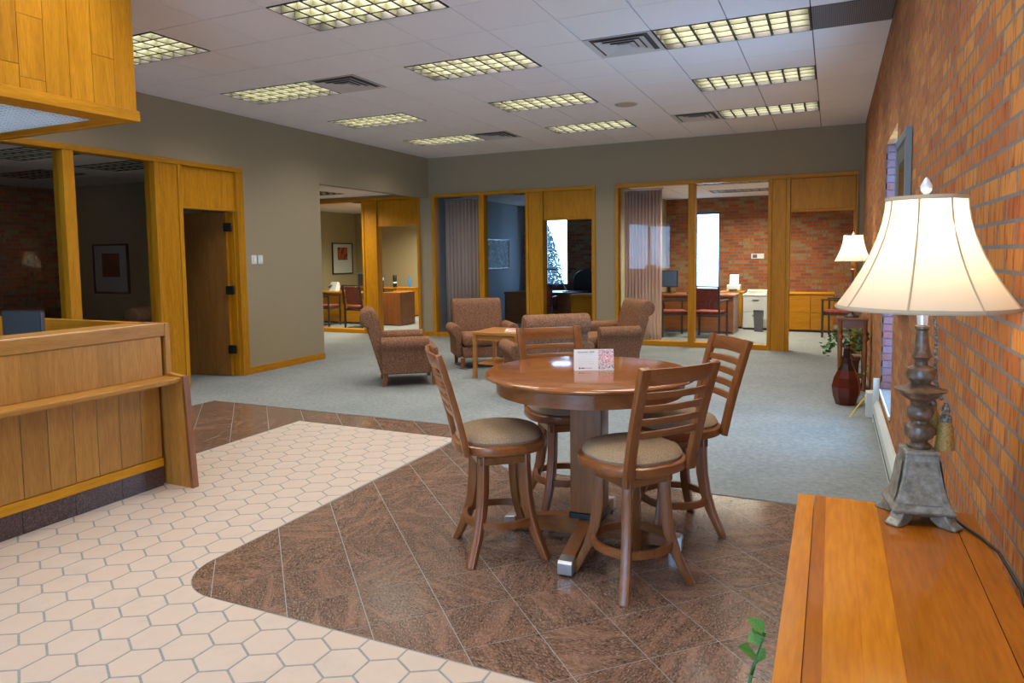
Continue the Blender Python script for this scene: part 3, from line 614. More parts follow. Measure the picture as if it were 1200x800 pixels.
B(-.155,.155,-.03,.0,.20,.47).build('screen_housing', 'black_plastic', mn, bev=.006); B(.156,.162,-.027,-.003,.21,.46).build('side_strip', 'grey_plastic', mn); B(-.03,.03,.001,.03,.02,.30).build('stand', 'black_plastic', mn); B(-.12,.12,-.07,.09,0,.019).build('foot', 'black_plastic', mn, bev=.005)
ph = thing('desk_telephone', 'pale desk telephone behind the reception counter at the left edge', 'telephone', (-4.60,2.22,CT-.003), 0)
MB().prism([(-.1,0),(.1,0),(.1,.05),(-.1,.10)], -.09, .09, 'y').build('body', 'white_plastic', ph, bev=.006); MB().tube([(-.09,-.10,.10),(-.06,-.05,.125),(-.06,.05,.125),(-.09,.10,.10)], .02).build('handset', 'white_plastic', ph, smooth=True); B(-.03,.06,-.07,.07,.071,.078).build('keypad', 'blue_plastic', ph, rot=(0,.245,0), loc=(.02,0,.012))
ph.location = (-4.62,2.30,.741); ph.scale = (1,1,1)
bx = thing('document_tray', 'raised grey shelf carrying the telephone behind the counter', 'tray', (-4.62,2.30,.741)); B(-.13,.13,-.14,.14,0,.27).build('body', 'grey_plastic', bx); B(-.12,.12,-.145,-.141,.02,.25).build('front', 'white_plastic', bx); ph.location = (-4.62,2.30,1.012)
# bulkhead over the desk
bh = thing('bulkhead', 'oak planked bulkhead hanging from the ceiling over the desk', 'bulkhead', (0,0,0))
BX, BYE, BZ = -4.0, 3.085, 2.40; rnd = random.Random(3)
y = BYE; k = 0
while y > .6:
    cuts = [BZ+.068, ZC-.002]; c1 = {0: [], 1: [2.752], 2: [], 3: [], 4: [2.53, 2.865]}.get(k, [rnd.uniform(2.55,3.2)])
    zz = [BZ+.068]+c1+[ZC-.002]
    for a, b in zip(zz, zz[1:]): B(BX-.022, BX, y-.1375, y-.0015, a+.0015, b-.0015).build('plank', 'oak_z', bh)
    y -= .139; k += 1
for k in range(12):
    x = BX-.026-.139*k; B(x-.1375, x-.0015, BYE-.024, BYE-.002, BZ+.07, ZC-.002).build('plank', 'oak_z', bh)
B(BX-.03, BX+.014, .6, BYE+.014, BZ, BZ+.066).build('lower_trim', 'oak_y', bh, bev=.003); B(BX-1.75, BX-.031, BYE-.03, BYE+.014, BZ, BZ+.066).build('lower_trim', 'oak_x', bh, bev=.003)
B(BX-.20, BX-.031, .6, BYE-.031, BZ+.004, BZ+.03).build('soffit_board', 'oak_y', bh); B(BX-1.7, BX-.201, BYE-.14, BYE-.031, BZ+.004, BZ+.03).build('soffit_board', 'oak_x', bh)
B(BX-1.30, BX-.20, .6, BYE-.141, BZ+.10, BZ+.11).build('light_panel', 'panel_glow', bh)
mb = MB(); x = BX-.205
while x > BX-1.3: mb.box(x-.0022,x+.0022,.6,BYE-.142,BZ+.006,BZ+.030); x -= .040
y = BYE-.15
while y > .6: mb.box(BX-1.3,BX-.202,y-.0022,y+.0022,BZ+.0065,BZ+.0295); y -= .040
o = mb.build('eggcrate_louver', 'metal', bh); o['kind'] = 'stuff'
B(BX-1.72, BX-.025, .6, BYE-.03, BZ+.13, BZ+.14).build('top_board', 'oak_y', bh)
# ================================================================== BAR TABLE
bt = thing('bar_table', 'round cherry counter-height table on a square pedestal with four feet', 'table', (-1.165,3.51,0), R(4))
MB().lathe([(.0,.888),(.535,.888),(.553,.896),(.556,.906),(.548,.914),(.53,.917),(0,.917)], 72).build('tabletop', 'cherry_top', bt, smooth=True)
for k in range(4):
    a0 = R(k*90+17); pr_ = [(.495*math.cos(a0+R(90)*i/12+(.003 if i == 0 else -.003 if i == 12 else 0)), .495*math.sin(a0+R(90)*i/12+(.003 if i == 0 else -.003 if i == 12 else 0))) for i in range(13)]; pi_ = [(x*.955, y*.955) for x, y in pr_[::-1]]
    MB().prism(pr_+pi_, .812, .887).build('apron_segment', 'cherry_x', bt, smooth=30)
B(-.085,.085,-.085,.085,.165,.811).build('pedestal', 'cherry_z', bt, bev=.005); B(-.092,.092,-.092,.092,.135,.164).build('collar', 'black_metal', bt, bev=.004); B(-.20,.20,-.05,.05,.811,.855).build('top_brace', 'cherry_x', bt)
for k in range(4):
    ft = MB().prism([(.02,.03),(.42,.022),(.42,.082),(.10,.134),(.02,.134)], -.034, .034, 'y').build('foot', 'cherry_x', bt, rot=(0,0,k*PI/2)); 
    MB().prism([(.421,.006),(.485,.006),(.49,.014),(.49,.066),(.478,.076),(.421,.0835)], -.036, .036, 'y').build('end_cap', 'metal', ft, bev=.003)
B(-.033,.033,-.033,.033,.0,.135).build('hub', 'cherry_z', bt)
# calendar
cl = thing('desk_calendar', 'small white desk calendar with a flower photo on the bar table', 'calendar', (-1.135,3.505,.9175), R(26))
TL = R(-10)
B(-.105,.105,-.0015,.0015,0,.112).build('card', 'paper', cl, rot=(TL,0,0)); B(-.105,.105,-.0015,.0015,0,.112).build('back_card', 'paper', cl, rot=(-TL,0,0), loc=(0,.0405,0))
def onface(b, nm, mt): return b.build(nm, mt, cl, rot=(TL,0,0))
onface(B(.022,.104,-.0022,-.0016,.006,.110), 'photo_print', 'photo_print')
def text(s, size, nm, mat, parent, loc, rot, al='CENTER'):
    cu = bpy.data.curves.new('t', 'FONT'); cu.body = s; cu.size = size; cu.align_x = al; cu.extrude = .0002; ob = bpy.data.objects.new('t', cu); C.objects.link(ob)
    me = bpy.data.meshes.new_from_object(ob.evaluated_get(bpy.context.evaluated_depsgraph_get())); bpy.data.objects.remove(ob)
    me.materials.clear(); me.materials.append(MATS[mat]); o = bpy.data.objects.new(nm, me); C.objects.link(o); o.parent = parent; o.location = loc; o.rotation_euler = rot; return o
Tq = (PI/2+TL,0,0)
def tpos(x, z): v = Matrix.Rotation(TL, 3, 'X') @ Vector((x,-.0022,z)); return tuple(v)
text('November 2009', .0135, 'month_title', 'ink', cl, tpos(-.042,.094), Tq)
text('S   M   T   W   T   F   S', .0072, 'weekday_row', 'ink_grey', cl, tpos(-.042,.083), Tq)
for k in range(5): text('   '.join('%2d' % d for d in range(1+7*k, min(8+7*k, 31))), .0066, 'date_row', 'ink_grey', cl, tpos(-.083,.070-.0118*k), Tq, 'LEFT')
onface(MB().prism([(-.078+.005*math.cos(a), .0135+.005*math.sin(a)) for a in [i*PI/5 for i in range(10)]], -.0022, -.0016, 'y'), 'logo_dot', 'purple_ink')
onface(MB().box(-.070,-.052,-.0022,-.0016,.011,.016), 'logo_bar', 'ink'); onface(MB().box(-.050,-.012,-.0022,-.0016,.0115,.0155), 'logo_bar', 'ink_grey')
# ================================================================== BAR STOOLS
def make_stool():
    t = thing('bar_stool', cat='bar stool', group='swivel bar stools around the round table'); # faces +y
    n = 40; sh = lambda r_, z: [((r_*(1.0+.06*abs(math.sin(2*a)))*math.cos(a)), r_*(1.0+.06*abs(math.sin(2*a)))*math.sin(a)*1.0, z) for a in [2*PI*i/n for i in range(n)]]
    MB().rings([sh(.212,.548), sh(.234,.556), sh(.240,.575), sh(.236,.594), sh(.222,.602)]).build('seat_ring', 'cherry_x', t, smooth=True)
    MB().rings([sh(.216,.6025), sh(.220,.616), sh(.206,.640), sh(.165,.655), sh(.085,.662), sh(.01,.663)]).build('seat_cushion', 'seat_fabric', t, smooth=True)
    MB().lathe([(.10,.528),(.10,.551)], 20).build('swivel_plate', 'black_metal', t); 
    MB().box(-.135,.135,-.135,.135,.484,.527).build('leg_block', 'cherry_x', t, bev=.006)
    lg = None
    for k in range(4):
        pts = [(.150,0,.535),(.153,0,.44),(.158,0,.34),(.174,0,.24),(.206,0,.14),(.250,0,.05),(.276,0,0)]; rs = []
        for i, (x, y, z) in enumerate(pts):
            w = .0225; h = [.027,.027,.028,.026,.023,.020,.018][i]; rs.append([(x-h,-w,z),(x+h,-w,z),(x+h,w,z),(x-h,w,z)])
        a = R(45+90*k)
        if lg is None: lg = MB().rings(rs).build('leg', 'cherry_z', t, rot=(0,0,a), bev=.006, smooth=30)
        else: inst(lg, 'leg', t, (0,0,0), a)
    fr = None
    for k in range(4):   # curved foot rails between neighbouring legs
        p0, p1 = Vector((.191,0,.185)), Vector((0,.191,.185)); pts = []
        for i in range(9):
            u = i/8; p = p0.lerp(p1, u); bow = .045*math.sin(PI*u); d = Vector((1,1,0)).normalized(); pts.append(p+d*bow)
        if fr is None: fr = MB().tube(pts, 1, sec=[(-.010,-.018),(.010,-.018),(.010,.018),(-.010,.018)]).build('foot_rail', 'cherry_x', t, rot=(0,0,R(45)), smooth=30)
        else: inst(fr, 'foot_rail', t, (0,0,0), R(45+90*k))
    def pt(x, z):    # back surface: leans back, curved across
        s_ = (z-.58)/.48; return (x*(1+.10*s_), -.205-.09*s_-.035*s_*s_-.030*(1-(x/.19)**2)*min(1, s_*1.5), z)
    for s in (-1, 1):
        MB().tube([pt(s*.175, z) for z in (.556,.62,.70,.80,.90,1.0,1.062)], 1, sec=[(-.024,-.015),(.024,-.015),(.024,.015),(-.024,.015)], upv=(0,1,0)).build('back_post', 'cherry_z', t, bev=.004, smooth=30)
    def rail(z0, z1, nm):
        rs = []
        for i in range(13):
            x = -.160+.32*i/12; a, b = pt(x, z0), pt(x, z1); rs.append([(a[0],a[1]-.009,z0),(a[0],a[1]+.009,z0),(b[0],b[1]+.009,z1),(b[0],b[1]-.009,z1)])
        MB().rings(rs).build(nm, 'cherry_x', t, bev=.003, smooth=30)
    rail(.985,1.058,'crest_rail')
    for z in (.938,.878,.818,.758): rail(z-.016, z+.016, 'back_slat')
    return t
st = make_stool(); sp = [((-.84,3.15), 143, 'cherry bar stool nearest the camera, its slatted back turned to the viewer'), ((-1.56,3.21), 39, 'cherry bar stool left of the round table, seen from the side'),
      ((-.78,3.84), 216, 'cherry bar stool right of the round table, on the carpet side'), ((-1.47,3.95), 308, 'cherry bar stool behind the round table facing the camera')]
for k, (p, a, lab) in enumerate(sp):
    loc = (p[0], p[1], 0)
    if k == 0: st.location = loc; st.rotation_euler = (0,0,R(a-90)); st['label'] = lab
    else: dup(st, loc, R(a-90), lab)
# ================================================================== ARMCHAIRS
def make_armchair():
    t = thing('armchair', cat='armchair', group='upholstered club chairs around the side table')   # faces +y
    for s in (-1, 1):
        pf = [(.325,.15),(.405,.15),(.415,.40)]+[(.400+.078*math.cos(a), .515+.078*math.sin(a)) for a in [R(-60+24*i) for i in range(11)]]+[(.325,.50)]
        MB().prism([(s*x, z) for x, z in pf], -.29, .275, 'y').build('arm', 'chair_fabric', t, bev=.02, seg=3, smooth=60)
    MB().box(-.324,.324,-.24,.365,.15,.30).build('seat_base', 'chair_fabric', t, bev=.015, smooth=60)
    mb = MB(); mb.box(-.32,.32,-.24,.395,.302,.46); mb.build('seat_cushion', 'chair_fabric', t, bev=.055, seg=4, smooth=60)
    pf = [(-.20,.30),(-.255,.60),(-.310,.80)]+[(-.420+.105*math.cos(a), .808+.105*math.sin(a)) for a in [R(15+25*i) for i in range(11)]]+[(-.435,.66),(-.375,.45),(-.290,.15),(-.20,.15)]
    MB().prism(pf, -.355, .355, 'x').build('back', 'chair_fabric', t, bev=.022, seg=3, smooth=60)
    for x in (-.33, .33):
        for y, l in ((.33, 0), (-.235, -.025)):
            MB().rings([[(x-.022,y-.022+l,0),(x+.022,y-.022+l,0),(x+.022,y+.022+l,0),(x-.022,y+.022+l,0)], [(x-.03,y-.03,.149),(x+.03,y-.03,.149),(x+.03,y+.03,.149),(x-.03,y+.03,.149)]]).build('leg', 'cherry_z', t)
    return t
ac = make_armchair(); ap = [((-4.78,7.20), 37, 'brown club armchair at the left seen from its side'), ((-4.47,8.70), -52, 'brown club armchair facing the camera in front of the middle office curtain'),
      ((-2.87,7.12), 128, 'brown club armchair with its back to the camera behind the round table'), ((-2.74,9.10), 216, 'brown club armchair at the right facing left, in front of the striped curtain')]
for k, (p, a, lab) in enumerate(ap):
    loc = (p[0], p[1], .004)
    if k == 0: ac.location = loc; ac.rotation_euler = (0,0,R(a-90)); ac['label'] = lab
    else: dup(ac, loc, R(a-90), lab)
sd = thing('side_table', 'square light cherry side table between the armchairs', 'table', (-3.76,7.96,.004))
B(-.31,.31,-.30,.30,.545,.585).build('tabletop', 'light_cherry', sd, bev=.006)
for a, b, c, d in ((-.28,.28,-.275,-.255), (-.28,.28,.255,.275)): B(a,b,c,d,.48,.544).build('apron', 'light_cherry', sd)
for a in (-1, 1):
    B(a*.27-.01,a*.27+.01,-.254,.254,.48,.544).build('apron', 'light_cherry', sd)
    for b in (-1, 1): B(a*.285-.022,a*.285+.022,b*.278-.022,b*.278+.022,0,.544).build('leg', 'light_cherry', sd, bev=.003)
B(-.26,.26,-.25,.25,.17,.19).build('shelf', 'light_cherry', sd, bev=.003)
mg = thing('magazine', 'pale magazine lying on the side table', 'magazine', (-3.62,7.95,.590), R(20)); B(-.11,.11,-.14,.14,0,.006).build('pages', 'paper', mg); B(-.11,.11,-.14,.14,.0062,.0075).build('cover', 'picture_mat', mg); B(-.08,.02,-.05,.05,.0077,.0082).build('cover_print', 'red_plastic', mg)
# ================================================================== CONSOLE + LAMP
cs = thing('console_table', 'glossy orange wood console table against the brick wall', 'console table', (0,0,0))
CZ, CY0, CY1 = .89, .45, 1.965; xs = [-.071,-.031,-.004,.055,.113,.272,.322]
for k in range(6): B(xs[k]+(.0008 if k in (1,5) else .0001), xs[k+1]-(.0008 if k in (0,4) else .0001), CY0, CY1, CZ-.028, CZ).build('top_plank', ('console_wood_light','console_wood','console_wood_light','console_wood_light','console_wood','console_wood')[k], cs)
B(-.05,.30,CY0+.04,CY1-.03,CZ-.13,CZ-.029).build('apron', 'console_wood', cs)
for x in (-.045, .265):
    for y in (CY0+.05, CY1-.08): B(x,x+.045,y,y+.045,0,CZ-.131).build('leg', 'console_wood', cs, bev=.004)
B(-.04,.30,CY0+.06,CY1-.05,.20,.225).build('shelf', 'console_wood', cs)
def lamp_shade(t, r0, r1, z0, z1, nside, ph, piping=True):
    n = nside*6; md = lambda u: 1-.022*(1-abs(((u*nside) % 1)*2-1))**1 if True else 1
    prof = [(r0,z0)]+[(r1+(r0-r1)*((1-u)**1.75), z0+(z1-z0)*u) for u in (.08,.2,.35,.5,.65,.8,.92)]+[(r1,z1)]
    MB().lathe(prof, n, cap=False, ph=ph, mod=md).build('lamp_shade', 'shade_cloth', t, smooth=30)
    MB().lathe([(r0*1.004,z0-.004),(r0*1.012,z0),(r0*1.004,z0+.006),(r0*.995,z0)], n, cap=False, ph=ph, mod=md).build('lower_trim', 'cream_trim', t)
    MB().lathe([(r1*.99,z1-.004),(r1*1.03,z1),(r1*1.02,z1+.006),(r1*.98,z1+.004)], n, cap=False, ph=ph, mod=md).build('upper_trim', 'cream_trim', t)
    if piping:
        for k in range(nside):
            a = 2*PI*k/nside+ph; MB().tube([((r_+.0005)*math.cos(a), (r_+.0005)*math.sin(a), z) for r_, z in prof], .0022 if r0 > .15 else .0015, 6).build('piping', 'cream_trim', t)
def lamp_light(t, z, w):
    MB().lathe([(.002,-.04),(.014,-.03),(.018,-.02),(.03,.015),(.026,.04),(.012,.055),(.001,.058)], 12, c=(0,0,z)).build('light_bulb', 'housing_white', t, smooth=True)
    for s in (-1, 1):
        l = bpy.data.lights.new('bulb_light', 'POINT'); l.energy = w/2; l.color = (1,.80,.56); l.shadow_soft_size = .02; o = bpy.data.objects.new('bulb_light', l); C.objects.link(o); o.parent = t; o.location = (0,0,z+.02+s*.065)
lp = thing('table_lamp', 'large cream bell-shaded bronze table lamp on the console', 'lamp', (.195,1.885,CZ+.0005), R(8))
for k in range(4):
    a = k*PI/2+R(45); MB().prism([(.04,.012),(.060,.0),(.098,.0),(.100,.006),(.085,.016),(.075,.032),(.04,.036)], -.016, .016, 'y').build('foot', 'lamp_bronze', lp, rot=(0,0,a), bev=.003)
q = lambda h, z: [(-h,-h,z),(h,-h,z),(h,h,z),(-h,h,z)]
MB().rings([q(.052,.022),q(.064,.030),q(.066,.036),q(.062,.042),q(.057,.05),q(.050,.07),q(.044,.095),q(.039,.125),q(.035,.152),q(.035,.16),q(.037,.165),q(.034,.172)]).build('base', 'lamp_bronze', lp, bev=.002)
for k in range(4): MB().add([(-.040,-.0595,.052),(.040,-.0595,.052),(.029,-.0405,.148),(-.029,-.0405,.148),(-.036,-.051,.075),(.036,-.051,.075)], [(0,1,5,4),(4,5,2,3)]).build('inset_panel', 'lamp_bronze', lp, rot=(0,0,k*PI/2), loc=(0,0,0))
MB().lathe([(.024,.172),(.026,.180),(.018,.187),(.020,.192),(.030,.200),(.033,.212),(.030,.224),(.019,.233),(.018,.238),(.026,.246),(.029,.256),(.026,.267),(.018,.275),(.022,.285),(.040,.296),(.045,.304),(.054,.309),(.055,.313),(.035,.319),(.020,.326),(.022,.332),(.031,.340),(.033,.351),(.029,.362),(.015,.370),(.013,.378),(.018,.386),(.023,.390),(.019,.398),(.015,.42),(.0125,.452),(.016,.456),(.016,.462),(.011,.465)], 24).build('column', 'lamp_bronze_dark', lp, smooth=35)
MB().lathe([(.011,.465),(.013,.49),(.013,.51),(.010,.515)], 16).build('socket', 'crystal', lp, smooth=35)
for s in (-1, 1): MB().tube([(s*.012,0,.50),(s*.05,0,.57),(s*.055,0,.65),(s*.02,0,.745),(0,0,.757)], .002, 6).build('harp', 'metal', lp)
lamp_shade(lp, .189, .083, .506, .757, 8, R(22.5))
MB().lathe([(.006,.757),(.009,.765),(.006,.770),(.012,.778),(.013,.788),(.006,.802),(.001,.808)], 12).build('finial', 'crystal', lp, smooth=35)
lamp_light(lp, .62, LAMP_W)
ca = (.036,.022)
MB().tube([(.012,.006,.505),(.03,.018,.49),(.036,.022,.42),(.037,.022,.33),(.050,.015,.285)], .0042, 8).build('pull_cord', 'rope', lp, smooth=True)
for (x, y, z) in ((.056,.006,.268), (.034,.044,.296)):
    MB().lathe([(.004,.012),(.010,-.004),(.007,-.013),(.014,-.022),(.013,-.032)], 14, c=(x,y,z)).build('tassel_knot', 'rope', lp, smooth=True)
    mb = MB(); mb.lathe([(.013,-.032),(.017,-.05),(.020,-.085),(.021,-.098)], 28, c=(x,y,z), mod=lambda u: 1+.07*math.sin(u*2*PI*14)); mb.build('tassel', 'gold_thread', lp)
tag(MB().tube([(.26,1.91,CZ+.012),(.285,1.86,CZ+.005),(.31,1.80,CZ+.004),(.330,1.72,CZ+.004),(.345,1.60,CZ-.02),(.352,1.5,CZ-.1)], .0035, 8).build('lamp_cord', 'rubber', smooth=True), 'black lamp cord running from the bronze lamp to the wall edge', 'cord')
def ivy(mb, stem, pts, n, sz, rn):
    for k in range(n):
        p = Vector(pts[rn.randrange(len(pts))])+Vector((rn.gauss(0,.02), rn.gauss(0,.02), rn.gauss(0,.02))); a = rn.uniform(0,2*PI); s = sz*rn.uniform(.7,1.3); tl = rn.uniform(-.9,.9)
        M_ = Matrix.Translation(p) @ Matrix.Rotation(a, 4, 'Z') @ Matrix.Rotation(tl, 4, 'X') @ Matrix.Rotation(rn.uniform(-.8,.8), 4, 'Y')
        loc = [(0,0,0),(.45,.35,.06),(.30,.62,.02),(0,1,-.06),(-.30,.62,.02),(-.45,.35,.06)]; mb.add([M_ @ Vector((x*s,y*s,z*s)) for x, y, z in loc], [(0,1,2,3),(0,3,4,5)])
rn = random.Random(5)
iv = thing('small_ivy', 'small green ivy sprig peeking out beside the console table', 'plant', (-.185,1.19,.004))
MB().lathe([(.07,0),(.09,.16),(.10,.165),(.10,.19),(.085,.19)], 20).build('pot', 'terracotta', iv, smooth=35)
stm = [(0,0,.18),(.02,.0,.45),(.05,.01,.70),(.075,.02,.82),(.092,.03,.880)]; MB().tube(stm, .003, 6).build('stem', 'leaf_green', iv)
lf = MB().add([(0,0,0),(.45,.35,.06),(.30,.62,.02),(0,1,-.06),(-.30,.62,.02),(-.45,.35,.06)], [(0,1,2,3),(0,3,4,5)])
lfm = None
for (x, y, z, s, a) in ((.092,.03,.880,.035,1.2),(.088,.03,.872,.04,2.6),(.084,.025,.855,.036,.3),(.080,.02,.84,.042,2.0),(.078,.02,.825,.036,-.6),(.07,.02,.80,.04,3.4),(.055,.0,.73,.04,1.2),(.04,.0,.62,.045,4.0)):
    o = lf.build('leaf', 'leaf_green', iv) if lfm is None else inst(lfm, 'leaf', iv, (0,0,0)); lfm = lfm or o; o.location = (x,y,z); o.rotation_euler = (.6,-.3,a); o.scale = (s,s,s)
# heater along the brick wall
ht = thing('baseboard_heater', 'long off-white baseboard heater along the brick wall', 'heater', (0,0,0)); hx = XR-.004
MB().prism([(hx-.045,.02),(hx,.02),(hx,.205),(hx-.022,.205),(hx-.045,.17)], 2.5, 6.9, 'y').build('cover', 'heater_white', ht, bev=.003)
B(hx-.030,hx,2.5,6.9,.0,.019).build('toe_kick', 'grey_plastic', ht); B(hx-.050,hx-.046,2.5,6.9,.075,.085).build('slot', 'vent_dark', ht)
B(hx-.052,hx,4.30,4.52,.012,.222).build('joint_cover', 'heater_white', ht, bev=.004); B(hx-.05,hx+.0,6.91,6.95,.0,.40).build('end_panel', 'heater_white', ht, bev=.003)
vb = thing('wall_outlet_box', 'pale floor box with yellow plug beside the plant stand', 'outlet box', (.335,7.18,.004)); B(-.03,.055,-.08,.08,0,.23).build('body', 'heater_white', vb, bev=.006); B(-.036,-.031,-.05,.05,.12,.19).build('faceplate', 'white_plastic', vb)
tag(MB().tube([(.296,7.18,.165),(.27,7.12,.15),(.22,7.08,.08),(.17,7.0,.012)], .006, 8).build('yellow_cord', 'yellow_plastic', smooth=True), 'yellow extension cord hanging from the floor box to the carpet', 'cord')
# picture on the brick wall
pc = thing('framed_picture', 'grey framed picture on the brick wall behind the big lamp', 'picture', (XR,4.98,1.70)); fy, fz = .36, .54
MB().box(-.036,-.004,-fy,-fy+.05,-fz,fz).box(-.036,-.004,fy-.05,fy,-fz,fz).box(-.036,-.004,-fy+.05,fy-.05,-fz,-fz+.05).box(-.036,-.004,-fy+.05,fy-.05,fz-.05,fz).build('frame', 'grey_glass_frame', pc)
B(-.024,-.012,-fy+.05,fy-.05,-fz+.05,fz-.05).build('mat_board', 'picture_mat', pc); B(-.026,-.0245,-fy+.15,fy-.15,-fz+.16,fz-.16).build('print', 'art_brown', pc); B(-.031,-.029,-fy+.05,fy-.05,-fz+.05,fz-.05).build('glazing', 'glass', pc)
# plant stand, second lamp, vase, ivy
ps = thing('plant_stand', 'dark wood plant stand with turned legs against the brick wall', 'stand', (.215,8.56,.004))
B(-.155,.155,-.155,.155,.775,.80).build('top', 'cherry_x', ps, bev=.006); 
for a in (0, PI/2, PI, -PI/2): B(-.11,.11,-.137,-.122,.69,.774).build('apron', 'cherry_x', ps, rot=(0,0,a))
for sx in (-1, 1):
    for sy in (-1, 1): MB().lathe([(.020,0),(.024,.03),(.018,.06),(.022,.10),(.024,.40),(.026,.50),(.018,.53),(.028,.56),(.028,.60),(.018,.62),(.024,.64),(.024,.774)], 14, c=(sx*.122,sy*.122,0)).build('leg', 'cherry_z', ps, smooth=35)
B(-.12,.12,-.12,.12,.14,.16).build('shelf', 'dark_wood', ps)
l2 = thing('table_lamp', 'small white bell-shaded lamp on the dark plant stand', 'lamp', (.205,8.56,.8045))
MB().lathe([(.075,0),(.075,.012),(.06,.02),(.035,.028),(.02,.045),(.016,.06)], 20).build('base', 'brushed_gunmetal', l2, smooth=35); MB().lathe([(.016,.06),(.02,.1),(.014,.2),(.016,.4),(.012,.5),(.03,.515),(.032,.525),(.014,.54),(.02,.56),(.02,.60),(.012,.62)], 16).build('column', 'cherry_z', l2, smooth=35)
lamp_shade(l2, .185, .095, .615, .90, 6, 0); MB().lathe([(.006,.90),(.014,.915),(.006,.93),(.001,.94)], 10).build('finial', 'crystal', l2, smooth=True)
for s in (-1, 1): MB().tube([(s*.012,0,.62),(s*.05,0,.70),(s*.05,0,.80),(0,0,.90)], .002, 6).build('harp', 'metal', l2)
lamp_light(l2, .74, LAMP_W*2.6)
vs = thing('floor_vase', 'tall faceted dark red glazed vase in front of the plant stand', 'vase', (.150,7.66,.004), R(10))
MB().lathe([(.0,0),(.095,0),(.125,.09),(.137,.18),(.118,.27),(.082,.345)], 8).build('body', 'vase_glaze', vs); MB().lathe([(.082,.3455),(.050,.41),(.036,.47),(.030,.585),(.040,.60),(.036,.605),(.026,.585)], 8).build('neck', 'vase_neck', vs); MB().lathe([(.033,.56),(.039,.575),(.034,.585)], 8, cap=False).build('neck_band', 'dark_wood', vs)
pl = thing('trailing_ivy', 'leafy green ivy trailing behind the plant stand', 'plant', (.20,8.80,.004)); MB().lathe([(.08,0),(.10,.28),(.115,.29),(.115,.33),(.09,.33)], 18).build('pot', 'terracotta', pl, smooth=35)
mb = MB(); pts = []
vines = [[(0,0,.33),(-.06,-.05,.55),(-.15,-.12,.58),(-.22,-.16,.47),(-.26,-.18,.36)], [(0,0,.33),(-.05,0,.50),(-.14,-.02,.52),(-.19,-.05,.42)], [(0,0,.33),(.05,-.05,.55),(.10,-.22,.52),(.13,-.32,.36),(.14,-.36,.20)], [(0,0,.33),(0,-.03,.62),(-.03,-.05,.68)], [(0,0,.33),(.06,-.02,.6),(.12,-.06,.62),(.15,-.14,.5)]]
for v in vines:
    MB().tube(v, .003, 5).build('vine', 'leaf_green', pl)
    for a, b in zip(v, v[1:]):
        for u in (.2,.5,.8): pts.append(tuple(Vector(a).lerp(Vector(b), u)))
ivy(mb, None, pts, 230, .055, rn); o = mb.build('foliage', 'leaf_green', pl); o['kind'] = 'stuff'
# light switches
for k, (y, lab) in enumerate(((7.03, 'white wall switch plate beside the meeting room door, the one nearer the door'), (7.145, 'white wall switch plate with a dark dot, the one farther from the door'))):
    s = thing('light_switch', lab, 'switch', (XL,y,1.52), 0, 'pair of wall switches'); B(0,.008,-.042,.042,-.06,.06).build('plate', 'white_plastic', s, bev=.002); B(.0085,.018,-.012,.024,-.035,.035).build('rocker', 'paper', s)
# ================================================================== OFFICE CONTENTS
def curtain(name, x0, x1, y, z0, z1, label, folds):
    n = folds*8; rs = []
    for zz in (z0, z1):
        rs.append([(x0+(x1-x0)*i/n, y+.035*math.sin(2*PI*folds*i/n)+.01*math.sin(5.1*i/n*PI), zz) for i in range(n+1)])
    mb = MB(); o0 = 0
    mb.v = [tuple(p) for p in rs[0]+rs[1]]; mb.f = [(i, i+1, n+2+i, n+1+i) for i in range(n)]
    t = thing(name, label, 'curtain', (0,0,0)); o = mb.build('cloth', 'sheer', t, smooth=60); md = o.modifiers.new('thick', 'SOLIDIFY'); md.thickness = .004
    MB().tube([(x0-.03,y,z1+.02),(x1+.03,y,z1+.02)], .012, 8).build('rod', 'metal', t); return t
curtain('curtain', -3.26, -2.62, D+.28, .03, 2.60, 'pinkish pleated curtain behind the glass of the right office', 11)
curtain('curtain', -6.80, -6.08, D+.28, .03, 2.60, 'pinkish pleated curtain behind the glass of the middle office', 9)
def guest_chair(label, loc, rz, grp, first=[None]):
    if first[0]: return dup(first[0], loc, rz, label)
    t = thing('guest_chair', label, 'chair', loc, rz, grp)     # faces +y
    B(-.23,.23,-.22,.24,.42,.48).build('seat', 'red_fabric', t, bev=.02, seg=3, smooth=60); MB().prism([(-.215,.52),(-.185,.52),(-.255,.90),(-.285,.90)], -.225, .225, 'x').build('backrest', 'red_fabric', t, bev=.012)
    for s in (-1, 1):
        for y, h in ((.235,.66), (-.25,.52)): MB().box(s*.255-.016,s*.255+.016,y-.016,y+.016,0,h).build('leg', 'brushed_gunmetal', t)
        MB().tube([(s*.255,-.26,.52),(s*.255,-.31,.93)], .016, 6, sec=[(-1,-1),(1,-1),(1,1),(-1,1)]).build('back_post', 'brushed_gunmetal', t); B(s*.255-.02,s*.255+.02,-.27,.26,.66,.685).build('armrest', 'brushed_gunmetal', t); B(s*.255-.012,s*.255+.012,-.24,.22,.40,.425).build('side_rail', 'brushed_gunmetal', t)
    MB().tube([(-.255,-.312,.93),(.255,-.312,.93)], .014, 6).build('top_rail', 'brushed_gunmetal', t); B(-.24,.24,.222,.246,.385,.419).build('front_rail', 'brushed_gunmetal', t); B(-.24,.24,-.262,-.238,.385,.419).build('rear_rail', 'brushed_gunmetal', t)
    first[0] = t; return t
